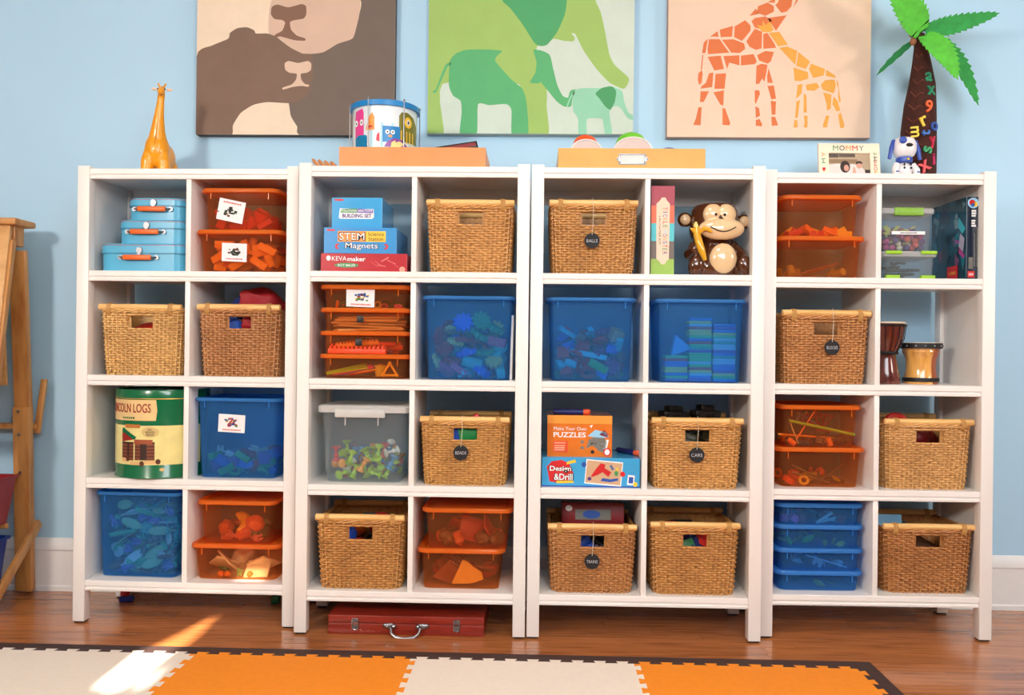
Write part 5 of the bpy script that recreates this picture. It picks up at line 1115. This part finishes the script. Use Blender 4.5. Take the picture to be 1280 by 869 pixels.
p = loc(2, 836, 184.5, .20); hb = (p.z-ZTOP-.0045)/2; toy('ball', 'toy_ball', 'blue ball standing in the mustard tray beside the bug robots', 'ball', None, col('tray_ball_blue', (70, 100, 170)), W(2, min(p.x, t2['cx']+t2['w']/2-.005-hb), .20, ZTOP+.0042+hb), (0, 0, 0), hb)
# wooden photo frame
p0, p1 = loc(3, 1024, 177, .10), loc(3, 1101, 177, .10); wd = p1.x-p0.x; cx = (p0.x+p1.x)/2+.002; H = p0.z-ZTOP
t = thing('photo_frame', 'cream wooden frame painted with mommy letters, standing beside the robot dog', 'photo frame', W(3, cx, .10, ZTOP), 0, None, (R(-7), 0, UYAW[3]))
FRM = mat('cream_frame_wood', (244, 228, 204), .45, var=.02)
fx0, fx1, fz0, fz1 = -wd*.335, wd*.34, H*.16, H*.72
q = MB().rb(-wd/2, wd/2, 0, .012, fz1, H, .002).rb(-wd/2, wd/2, 0, .012, 0, fz0, .002).box(-wd/2+.0005, fx0, .0005, .012, fz0-.002, fz1+.002).box(fx1, wd/2-.0005, .0005, .012, fz0-.002, fz1+.002)
q.build('frame', FRM, t, smooth=False)
ph = MB().box(fx0, fx1, .006, .009, fz0, fz1).build('photo', mat('photo_beige', (186, 164, 138), .3), t, smooth=False)
def fpt(x, z): return (fx0+(fx1-fx0)*x, fz0+(fz1-fz0)*z)
def fp(name, P, c_, l): MB().prism([fpt(*v) for v in P], .006-.0003*l, .0062-.0003*l).build(name, mat('photo_%d_%d_%d' % c_, c_, .35), ph, smooth=False)
fp('picture_print', rc(0, .25, .80, 1), (92, 82, 74), 1); fp('picture_print', rc(.26, .65, .82, 1), (100, 88, 78), 1); fp('picture_print', rc(0, .7, .52, .72), (150, 122, 92), 1)
fp('picture_print', [(0, 0), (0, .44), (.25, .50), (.40, .40), (.55, .48), (.75, .42), (.86, .20), (.88, 0)], (232, 218, 214), 2); fp('picture_print', el(.40, .34, .12, .30), (56, 40, 36), 3); fp('picture_print', el(.43, .28, .06, .16), (206, 150, 130), 4); fp('picture_print', el(.74, .42, .075, .17), (214, 160, 140), 4); fp('picture_print', [(.66, .46), (.67, .60), (.75, .64), (.82, .56), (.81, .48), (.74, .52)], (70, 52, 46), 5); fp('picture_print', [(.57, .0), (.60, .34), (.64, .30), (.66, .02)], (216, 164, 144), 4); fp('picture_print', [(.66, .0), (.68, .24), (.82, .24), (.86, .0)], (240, 214, 214), 4); fp('picture_print', rc(.88, 1, 0, .20), (50, 42, 42), 3)
LC = [PG, INK, PO, PRD, PGY]
for i, ch in enumerate('MOMMY'): text_obj('painted_letter', ch, LC[i], t, -wd*.22+wd*.105*i, H*.86, -.0003, width=wd*.085, height=H*.14)
for i, ch in enumerate('MOMMY'): text_obj('painted_letter', ch, [PO, PRD, PRD, INK, PG][i], t, wd*.42, H*(.16+.135*i), -.0003, width=H*.11, height=wd*.055, rot=-math.pi/2 if False else math.pi/2)
for i, ch in enumerate('MY'): text_obj('painted_letter', ch, [PG, PO][i], t, -wd*.42, H*(.50+.18*i), -.0003, width=H*.13, height=wd*.06, rot=math.pi/2)
hp_ = [(.0, -.9), (.8, .05), (.85, .5), (.5, .8), (.15, .65), (0, .4), (-.15, .65), (-.5, .8), (-.85, .5), (-.8, .05)]
MB().prism([(-wd*.42+x*wd*.032, H*.26+z*H*.075) for x, z in hp_], -.0005, .0003).build('painted_heart', PRD, t, smooth=False)
MB().rb(-.012, .012, .010, .013, H*.1, H*.62, .001).xf(Matrix.Rotation(R(-14), 4, 'X')).build('stand', FRM, t)

# robot dog
DWH = mat('dog_white_plastic', (238, 234, 236), .22, coat=.5, var=.01); DBL2 = mat('dog_blue_plastic', (54, 84, 178), .3)
p = loc(3, 1130, 215, .12); t = thing('robot_dog', 'small white robot puppy with blue ears sitting before the palm', 'robot toy', W(3, p.x, .12, ZTOP), UYAW[3]+R(6))
K = .00295
b = MB().ell((0, 0, 11*K), (9.2*K, 8*K, 10*K), 18, 14).ell((0, -1*K, 3*K), (7*K, 8*K, 4*K)); link('body', remesh(b, .0022, 4), DWH, t)
MB().rb(-13*K, 13*K, -11*K, 10*K, 25*K, 50*K, 9*K, 10*K, 6).build('head', DWH, t, angle=80)
MB().lathe([(8*K, 20*K), (9*K, 21*K), (9*K, 25*K), (8*K, 26*K)], 20).build('collar', DBL2, t); MB().ell((0, -9*K, 23*K), (1.8*K, 1*K, 1.3*K), 8, 6).build('collar_badge', PY, t)
MB().ell((-7.2*K, -10.2*K, 44*K), (4.6*K, 2.0*K, 4.2*K), 14, 10).build('eye_patch', DBL2, t)
MB().ell((0, -11*K, 38.5*K), (4.2*K, 2.0*K, 2.2*K), 14, 10).build('nose', BLACK, t)
for s in (-1, 1):
    MB().tube([(s*13*K, 0, 46*K), (s*16*K, -1*K, 36*K), (s*18.5*K, -1*K, 24*K)], [2.0*K, 2.6*K, 2.0*K], 10).build('ear', DBL2, t)
    l = MB().tube([(s*9.5*K, -1*K, 18*K), (s*12.5*K, -4*K, 11*K), (s*12.5*K, -6*K, 3*K)], [3.6*K, 4.2*K, 3.6*K], 12).ell((s*12.8*K, -8*K, 2.6*K), (4.2*K, 5.5*K, 2.8*K)).build('leg', DWH, t); MB().ell((s*12.5*K, -8.6*K, 8.5*K), (2*K, 1*K, .9*K), 8, 6).build('knee_badge', DBL2, l)
for (x, z) in ((-4, 17), (4, 17), (-4, 13), (4, 13)): MB().ell((x*K, -8.2*K+abs(z-12)*.12*K, z*K), (1.3*K, 1*K, 1.4*K), 8, 6).build('button', BLACK, t)

# palm tree with letter magnets
PTR = mat('brown_felt', (66, 30, 22), .95, var=.2, scale=60, bmp=.4); PGL, PGM, PGD = mat('bright_green_felt', (92, 196, 64), .8, var=.12, scale=40, bmp=.3), mat('green_felt', (52, 158, 76), .8, var=.12, scale=40, bmp=.3), mat('deep_green_felt', (30, 122, 66), .8, var=.1, scale=40, bmp=.3)
PY_ = .22
def pl(px, py, ly=PY_): return loc(3, px, py, ly)
base = pl(1148, 214); t = thing('palm_tree', 'felt palm tree with letters on its trunk, on the bookcase', 'palm tree', W(3, base.x, PY_, ZTOP), UYAW[3])
def rel(px, py, ly=PY_): p = pl(px, py, ly); return Vector((p.x-base.x, ly-PY_, p.z-ZTOP))
cl_ = [(1147.5, 214, 20.5), (1147.8, 190, 20.8), (1148, 164, 20.5), (1150, 132, 18.5), (1152.5, 106, 15.4), (1152, 80, 11), (1151, 60, 8), (1149, 43, 6)]
tp_ = [rel(x, y) for x, y, r_ in cl_]; tp_[0].z = 0
MB().tube(tp_, [r_/352 for *_, r_ in cl_], 20).build('trunk', PTR, t)
def trunk(py):
    for (xa, ya, ra), (xb, yb, rb_) in zip(cl_, cl_[1:]):
        if yb <= py <= ya: f = (py-ya)/(yb-ya); return xa+(xb-xa)*f, ra+(rb_-ra)*f
    return cl_[0][0], cl_[0][2]
q = MB(); rg = random.Random(3)
for i in range(9):
    y = 70+i*16; xc, hw = trunk(y)
    for sgn in (1, ):
        P = [rel(xc+hw*math.sin(a)*.92, y+(3 if j % 2 else -3), PY_-(hw/352)*math.cos(a)-.0015) for j, a in enumerate([-1.0, -.45, .05, .5])]
        q.tube(P, .0010, 4)
q.build('stitching', mat('rust_thread', (140, 70, 50), .9), t)
def frond(pts, width, m, name='frond', tilt=0.0, teeth=13, fold=.35, lyo=None):
    """serrated felt leaf: pts = (pixel x, pixel y, depth) from stem to tip"""
    C_ = [rel(*q) for q in pts]; n = teeth*2; L = []
    for i in range(n+1):
        s = i/n*(len(C_)-1); j = min(int(s), len(C_)-2); f = s-j
        a0, a1, a2, a3 = C_[max(j-1, 0)], C_[j], C_[j+1], C_[min(j+2, len(C_)-1)]
        L.append(.5*((2*a1)+(-a0+a2)*f+(2*a0-5*a1+4*a2-a3)*f*f+(-a0+3*a1-3*a2+a3)*f**3))
    v0 = []; up = []; dn = []
    for i, c_ in enumerate(L):
        tg = (L[min(i+1, n)]-L[max(i-1, 0)]).normalized(); side_ = tg.cross(Vector((0, -1, 0)));
        if side_.length < .2: side_ = tg.cross(Vector((0, 0, 1)))
        side_.normalize(); side_ = Matrix.Rotation(tilt, 3, tg) @ side_; nn = side_.cross(tg).normalized()
        f = i/n; wv = width*(math.sin(math.pi*min(1, f*.93+.07)**.75))**.8*(1 if i % 2 == 0 else .80); sh = tg*(.012 if i % 2 == 0 else 0)*width/.05
        if i == n: wv = .0005
        v0.append(c_); up.append(c_+side_*wv+nn*wv*fold+sh); dn.append(c_-side_*wv+nn*wv*fold+sh)
    q = MB(); th = Vector((0, .0022, 0))
    for A, B in ((v0, up), (v0, dn)):
        q.loft([[a_, b_, b_+th, a_+th] for a_, b_ in zip(A, B)])
    q.build(name, m, t, angle=25)
frond([(1151, 42, .20), (1140, 22, .17), (1126, 2, .15), (1108, -22, .14)], .060, PGL, fold=.3)
frond([(1152, 40, .23), (1151, 26, .25), (1146, 12, .27)], .026, PGD, teeth=6)
frond([(1156, 39, .21), (1182, 34, .20), (1214, 26, .19), (1247, 17, .19)], .036, PGM, fold=.4)
frond([(1154, 44, .19), (1170, 58, .15), (1185, 76, .13), (1196, 96, .13)], .044, PGL, fold=.35)
frond([(1158, 46, .22), (1184, 66, .21), (1205, 92, .21), (1222, 129, .21)], .036, PGM, fold=.4)
frond([(1141, 52, .22), (1126, 65, .21), (1110, 80, .20), (1096, 94, .20)], .014, PGD, tilt=.5, teeth=5, fold=.2)
for (px, py) in ((1140, 43), (1141.5, 52)): c_ = rel(px, py, PY_-.02); MB().ell(c_, (.011, .012, .010 if py < 50 else .014), 12, 9).build('coconut', mat('tan_felt', (170, 112, 82), .9), t)
for (ch, px, py, c_, nm, rot, hgt) in (('a', 1161, 96, (50, 150, 110), 'green', 0, .028), ('x', 1164, 113, (40, 140, 100), 'dark green', .1, .028), ('9', 1161, 133, (238, 104, 54), 'orange', -.15, .040), ('r', 1155, 151, (244, 204, 56), 'yellow', .5, .030), ('m', 1143.5, 165, (246, 214, 70), 'pale yellow', -1.5, .024), ('o', 1168, 158, (60, 96, 180), 'blue', .1, .028), ('t', 1157, 166, (50, 110, 190), 'bright blue', 1.6, .030), ('y', 1166, 178, (206, 50, 80), 'crimson', .2, .036), ('s', 1159.5, 187, (60, 166, 110), 'mint green', 1.4, .030), ('j', 1167, 199, (214, 60, 110), 'magenta', .1, .036), ('x', 1155.5, 208, (232, 56, 70), 'red', .6, .032)):
    xc, hw = trunk(py); hw /= 352; off = (px-xc)/352; ly = PY_-max(math.sqrt(max(hw*hw-min(abs(off), hw)**2, 0)), .70*hw)-.014
    p = pl(px, py, ly); o = text_obj('letter_magnet', ch, mat('magnet_'+nm.replace(' ', '_'), c_, .4), None, 0, 0, 0, height=hgt*1.1, rot=rot, bold=.015, ext=.003)
    o.location = W(3, p.x, ly, p.z); o.rotation_euler = (0, 0, max(-.4, min(.5, off/hw*.55))); tag(o, nm+(' number nine' if ch == '9' else ' letter '+ch)+' stuck on the palm trunk', 'letter', 'letters on the palm trunk')

# ------------------------------------------------------------------ three canvases on the wall
CF = RY1-.036; MMZ = .74
def smooth_loop(P, n=5, k=.32):
    out = []; L = len(P)
    for i in range(L):
        p0, p1, p2, p3 = P[i-1], P[i], P[(i+1) % L], P[(i+2) % L]
        for j in range(n):
            f = j/n; h1, h2, h3, h4 = 2*f**3-3*f*f+1, f**3-2*f*f+f, -2*f**3+3*f*f, f**3-f*f
            out.append(tuple(h1*p1[a]+h2*k*(p2[a]-p0[a])+h3*p2[a]+h4*k*(p3[a]-p1[a]) for a in (0, 1)))
    return out
def canvas(x0, x1, ybot, zoom_x, label, edge, bg, layers, curved=True):
    p0, p1 = at_y(x0, ybot[0], CF), at_y(x1, ybot[1], CF); z0 = (p0.z+p1.z)/2; wd = p1.x-p0.x; z1 = z0+MMZ
    t = thing('wall_canvas', label, 'canvas', ((p0.x+p1.x)/2, RY1, z0), 0, 'animal canvases'); hw = wd/2; ox = (p0.x+p1.x)/2; D = RY1-CF
    MB().rb(-hw, hw, -D, -.0005, 0, MMZ, .0015).build('stretched_cloth', edge, t, smooth=False)
    lay = 0
    for (nm, rgb, polys) in [('background_print', bg, None)]+layers:
        lay += 1; m = mat('canvas_%d_%d_%d' % rgb, rgb, .75, var=.03, scale=14, bmp=.1); q = MB(); y = -D-.00025*lay
        if polys is None: q.box(-hw+.0006, hw-.0006, y, y+.0002, .0006, MMZ-.0006)
        else:
            for P in polys:
                if curved: P = smooth_loop(P)
                V = []
                for (zx, zy) in P:
                    px, py = zoom_x+zx/3.7647, zy/3.7647; w_ = at_y(px, py, CF); V.append((min(hw-.001, max(-hw+.001, w_.x-ox)), min(MMZ-.001, max(.001, w_.z-z0))))
                q.prism(V, y, y+.0002)
        q.build(nm, m, t, smooth=False)
UPY = -330
canvas(244.5, 492.5, (168, 169.5), 220, 'canvas of two brown bears touching noses', mat('dark_canvas_edge', (84, 76, 72), .8), (238, 218, 194), [
  ('adult_bear_print', (116, 102, 93), [[(868, 0), (862, 70), (848, 130), (830, 180), (760, 205), (690, 245), (590, 250), (560, 300), (500, 470), (530, 485), (540, 545), (570, 595), (605, 640), (1100, 640), (1100, UPY), (300, UPY), (320, -150), (420, -120), (455, 0), (600, -40), (760, -60)]]),
  ('muzzle_print', (216, 186, 165), [[(462, -30), (445, 20), (437, 70), (437, 155), (470, 172), (490, 185), (540, 225), (600, 254), (690, 247), (760, 207), (830, 182), (848, 132), (862, 72), (868, 0), (850, -60), (780, -110), (640, -130), (520, -100)]]),
  ('cub_print', (128, 103, 88), [[(95, 265), (170, 215), (245, 183), (255, 155), (290, 133), (335, 129), (368, 143), (377, 158), (430, 158), (470, 172), (500, 195), (540, 225), (595, 252), (640, 258), (645, 330), (637, 400), (612, 455), (575, 478), (528, 486), (430, 481), (365, 494), (305, 532), (268, 590), (255, 642), (60, 642)]]),
  ('adult_nose_print', (134, 101, 84), [[(455, 30), (480, 22), (530, 35), (590, 20), (612, 30), (613, 68), (600, 88), (560, 95), (537, 105), (542, 140), (570, 168), (608, 181), (606, 192), (560, 190), (515, 178), (490, 172), (470, 176), (466, 164), (500, 145), (514, 108), (500, 95), (465, 90), (448, 70), (448, 45)]]),
  ('cub_nose_print', (222, 194, 172), [[(512, 300), (530, 288), (575, 297), (620, 288), (637, 300), (635, 330), (615, 343), (588, 348), (590, 375), (608, 396), (627, 400), (622, 409), (590, 405), (550, 410), (505, 422), (503, 413), (545, 398), (565, 375), (568, 348), (535, 343), (515, 328)]])])
canvas(534, 791.5, (166.5, 168.5), 500, 'canvas of green elephants above the trays', mat('pale_canvas_edge', (196, 206, 200), .8), (206, 222, 210), [
  ('large_elephant_print', (160, 196, 108), [[(100, UPY), (800, UPY), (900, -120), (920, 0), (945, 60), (965, 150), (985, 255), (1010, 305), (1075, 365), (1072, 395), (1050, 418), (985, 388), (925, 325), (865, 240), (835, 180), (822, 158), (806, 158), (820, 172), (822, 186), (812, 195), (770, 192), (722, 183), (690, 212), (645, 220), (645, 300), (690, 420), (690, 500), (698, 640), (590, 640), (560, 396), (200, 395), (206, 640), (100, 640)]]),
  ('large_ear_print', (80, 168, 110), [[(440, -120), (480, 0), (520, 40), (580, 120), (625, 192), (645, 212), (668, 217), (695, 208), (740, 150), (775, 70), (785, 0), (780, -120)]]),
  ('middle_elephant_print', (92, 180, 120), [[(480, 240), (400, 233), (310, 235), (260, 255), (235, 290), (230, 400), (250, 450), (285, 475), (290, 530), (283, 640), (360, 640), (367, 492), (420, 495), (500, 490), (525, 520), (527, 640), (602, 640), (595, 480), (575, 418), (520, 370), (450, 290), (455, 265)], [(238, 293), (215, 305), (190, 365), (168, 422), (153, 430), (168, 436), (198, 372), (222, 318), (238, 305)], [(628, 235), (670, 240), (705, 260), (720, 320), (740, 400), (765, 450), (790, 460), (800, 430), (815, 422), (830, 425), (812, 455), (805, 500), (775, 502), (740, 480), (690, 420), (662, 385), (665, 375), (655, 392), (612, 388), (636, 345), (642, 290)]]),
  ('baby_elephant_print', (150, 212, 182), [[(812, 450), (825, 425), (860, 415), (940, 415), (1000, 408), (1045, 430), (1055, 480), (1075, 530), (1098, 545), (1098, 566), (1070, 555), (1040, 510), (1020, 498), (1000, 505), (985, 530), (998, 632), (965, 632), (955, 570), (945, 558), (880, 560), (878, 632), (840, 632), (838, 560), (815, 520)], [(818, 430), (800, 455), (783, 502), (790, 502), (806, 460), (822, 440)]]),
  ('baby_ear_print', (78, 160, 104), [[(920, 440), (950, 415), (995, 407), (1017, 430), (1010, 480), (990, 517), (965, 500), (935, 460)]])])
BIG = [[(600, 10), (620, 0), (640, -8), (632, 14)], [(650, 10), (660, -30), (722, -30), (712, 30), (690, 55), (665, 60), (637, 25)], [(722, 34), (745, -30), (760, -30), (738, 10)], [(660, -45), (690, -120), (760, -120), (735, -45)], [(555, 30), (600, 12), (630, 30), (630, 55), (590, 75), (550, 60)], [(515, 75), (545, 40), (560, 66)], [(525, 100), (540, 85), (590, 78), (620, 95), (610, 120), (575, 140), (540, 130)], [(600, 85), (690, 72), (650, 130), (640, 145)], [(445, 125), (495, 95), (520, 120), (520, 145), (480, 193), (443, 175)], [(375, 140), (437, 122), (433, 173), (380, 175)], [(330, 172), (365, 147), (370, 173)], [(500, 195), (540, 135), (575, 150), (572, 228), (545, 235), (515, 220)], [(580, 160), (600, 155), (635, 210), (640, 225), (580, 230)], [(385, 187), (440, 185), (490, 205), (495, 230), (470, 250), (430, 248)], [(325, 185), (375, 185), (420, 248), (320, 255), (318, 230)], [(292, 250), (300, 200), (320, 182), (308, 250)], [(318, 268), (380, 262), (395, 325), (350, 332)], [(392, 265), (468, 260), (468, 308), (420, 295), (410, 325)], [(475, 262), (535, 255), (550, 290), (540, 302), (475, 308)], [(550, 260), (590, 240), (630, 245), (615, 290), (600, 300), (560, 285)], [(548, 310), (570, 300), (600, 305), (595, 340), (585, 385), (575, 370), (560, 395), (545, 395)], [(605, 320), (625, 390), (600, 390), (598, 360)], [(325, 345), (345, 342), (340, 410), (285, 418), (290, 405), (310, 390)], [(355, 348), (405, 345), (398, 418), (350, 418)], [(285, 430), (325, 430), (300, 480), (282, 480)], [(345, 435), (395, 425), (392, 497), (378, 492)], [(275, 505), (290, 505), (285, 590), (250, 588), (262, 560)], [(388, 510), (400, 510), (425, 580), (420, 590), (388, 588)], [(540, 425), (560, 425), (565, 440), (545, 490), (540, 480)], [(600, 405), (630, 403), (640, 465), (618, 468)], [(615, 475), (640, 478), (637, 540), (620, 540)], [(543, 500), (560, 510), (565, 545), (545, 555)], [(545, 565), (562, 560), (575, 585), (573, 595), (545, 592)], [(618, 550), (636, 550), (650, 590), (620, 592)], [(275, 345), (290, 330), (295, 345), (290, 390), (278, 400), (272, 375)], [(293, 258), (298, 258), (291, 330), (286, 330)]]
SML = [[(548, 118), (575, 122), (578, 95), (590, 118), (612, 100), (628, 142), (610, 152), (575, 150)], [(605, 155), (655, 150), (695, 210), (650, 218)], [(655, 225), (695, 220), (740, 240), (730, 305)], [(745, 245), (800, 290), (780, 325), (735, 310)], [(722, 318), (790, 340), (792, 370), (755, 382), (728, 380)], [(805, 300), (870, 325), (865, 355), (815, 368), (795, 325)], [(875, 328), (918, 355), (920, 366), (875, 358)], [(850, 400), (870, 378), (915, 375), (922, 400), (912, 440), (860, 422)], [(780, 400), (830, 390), (845, 410), (820, 428), (785, 425)], [(742, 400), (765, 395), (760, 440), (735, 465)], [(735, 480), (752, 470), (742, 555), (730, 555)], [(770, 440), (783, 450), (785, 530), (770, 530)], [(772, 545), (788, 545), (788, 600), (770, 600), (775, 580)], [(727, 565), (740, 565), (742, 600), (722, 600)], [(862, 435), (900, 445), (898, 510), (880, 520), (878, 490)], [(875, 545), (890, 545), (880, 600), (860, 600), (862, 585)], [(910, 455), (930, 475), (942, 520), (925, 525), (905, 490)], [(932, 540), (945, 530), (962, 590), (958, 603), (942, 602)], [(922, 375), (932, 388), (940, 450), (945, 475), (938, 485), (932, 455), (934, 420), (926, 395)]]
canvas(833.5, 1087.5, (171, 173), 800, 'canvas of an orange giraffe and a yellow calf', mat('tan_canvas_edge', (196, 158, 140), .8), (236, 208, 184), [('adult_giraffe_print', (224, 120, 70), BIG), ('calf_giraffe_print', (236, 170, 74), SML)], False)

# ------------------------------------------------------------------ wooden easel beside the bookcase
EW = wood('easel_pine', (206, 146, 82), (170, 106, 52), (12, 12, 2.2), .45, 2.4); EX = -.322
t = thing('art_easel', 'wooden A-frame art easel standing by the wall', 'easel', (EX, .2, 0))
def beam(a, c, wx, wy, name, m=EW, parent=None, b=.002):
    A, C = Vector(a), Vector(c); d = (C-A); L = d.length; q = MB().rb(-wx/2, wx/2, -wy/2, wy/2, 0, L, b)
    rot = Vector((0, 0, 1)).rotation_difference(d.normalized()).to_matrix().to_4x4(); q.xf(Matrix.Translation(A) @ rot); return q.build(name, m, parent or t)
LEN = .72
for s in (0, 1):
    x = -s*LEN
    lg = beam((x-.032, .165, .012), (x-.022, .118, .70), .060, .030, 'rear_leg'); beam((x-.022, .126, .65), (x-.018, .072, 1.27), .058, .022, 'rear_leg')
    for z, y in ((.705-.02, .105), (.60, .111), (.46, .12)): MB().lathe([(.006, -.004), (.0045, -.001), (.0045, .0)], 10, (x-.022, y-.012, z), axis='y').build('bolt', CHROME, lg)
    beam((x-.032, -.18, .012), (x-.026, .018, 1.30), .058, .022, 'front_leg')
    beam((x+.004, .186, .262), (x+.004, -.10, -.0+.02), .016, .034, 'side_brace')
beam((-LEN-.03, .05, 1.325), (.0, .05, 1.325), .085, .055, 'ridge_block')
MB().rb(-LEN-.05, .022, -.012, .115, 1.353, 1.378, .008, .004).build('ridge_cap', EW, t)
BRD = wood('easel_board', (224, 172, 112), (200, 144, 84), (3, 3, 12), .4, 2)
pb_ = MB().rb(-LEN, -.006, -.008, .008, 0, .66, .002); pb_.xf(Matrix.Translation((0, -.085, .70)) @ Matrix.Rotation(R(-8.5), 4, 'X')).build('front_board', BRD, t)
pb_ = MB().rb(-LEN, -.070, -.006, .006, 0, .52, .002); pb_.xf(Matrix.Translation((0, .100, .78)) @ Matrix.Rotation(R(5), 4, 'X')).build('rear_board', BRD, t)
MB().rb(-LEN, .006, -.20, -.095, .665, .69, .004).build('paint_tray', EW, t)
beam((.014, .150, .60), (.022, .180, .80), .022, .012, 'rear_tray_bracket')
MB().rb(-LEN, .012, .145, .185, .615, .635, .003).build('rear_tray', EW, t)
for z, nm, c_, y0, hh_, lbl in ((.285, 'storage_tub', (150, 22, 34), -.03, .165, 'dark red tub hanging between the easel legs'), (.001, 'storage_tub', (22, 60, 150), -.05, .23, 'blue tub on the floor under the easel')):
    px1 = EX-.012 if z > .1 else EX-.030; q = MB(); w0 = .30
    q.loft([[(x, y, zz) for x, y in rr(w0-.05*(1-f)-2*i, .20-.03*(1-f)-2*i, .03, 5)] for zz, f, i in ((0, 0, 0), (hh_, 1, 0), (hh_, 1, -.008), (hh_+.006, 1, -.008), (hh_+.006, 1, .003), (.004, 0, .003))])
    o = q.build(nm, mat('tub_%d_%d_%d' % c_, c_, .4), None, (px1-w0/2, .22+y0, z)); tag(o, lbl, 'tub')
    if z > .1:
        for dy_ in (-.13, .13): beam((-LEN, .02+y0+dy_*.5, .275), (-.035, .02+y0+dy_*.5, .275), .018, .018, 'tub_rail')

# ------------------------------------------------------------------ odd toys on the floor
p = at_z(158, 752, 0); t = thing('toy_car', 'tiny red and blue toy on the floor under the bookcase', 'toy', (p.x, p.y, 0), .3)
MB().rb(-.024, .026, -.012, .012, .001, .020, .004).build('body', col('floor_toy_blue', (40, 60, 160)), t); MB().ell((-.006, .012, .028), .017).build('ball', col('floor_toy_red', (190, 40, 36)), t)
p = at_z(344, 756, 0); tag(MB().rb(-.014, .014, -.014, .014, 0, .026, .002).lathe([(.009, .026), (.009, .031)], 12).build('studded_block', col('floor_green', (20, 110, 66)), None, (p.x-.004, p.y+.02, 0)), 'small green studded block on the floor behind the bookcase leg', 'block')
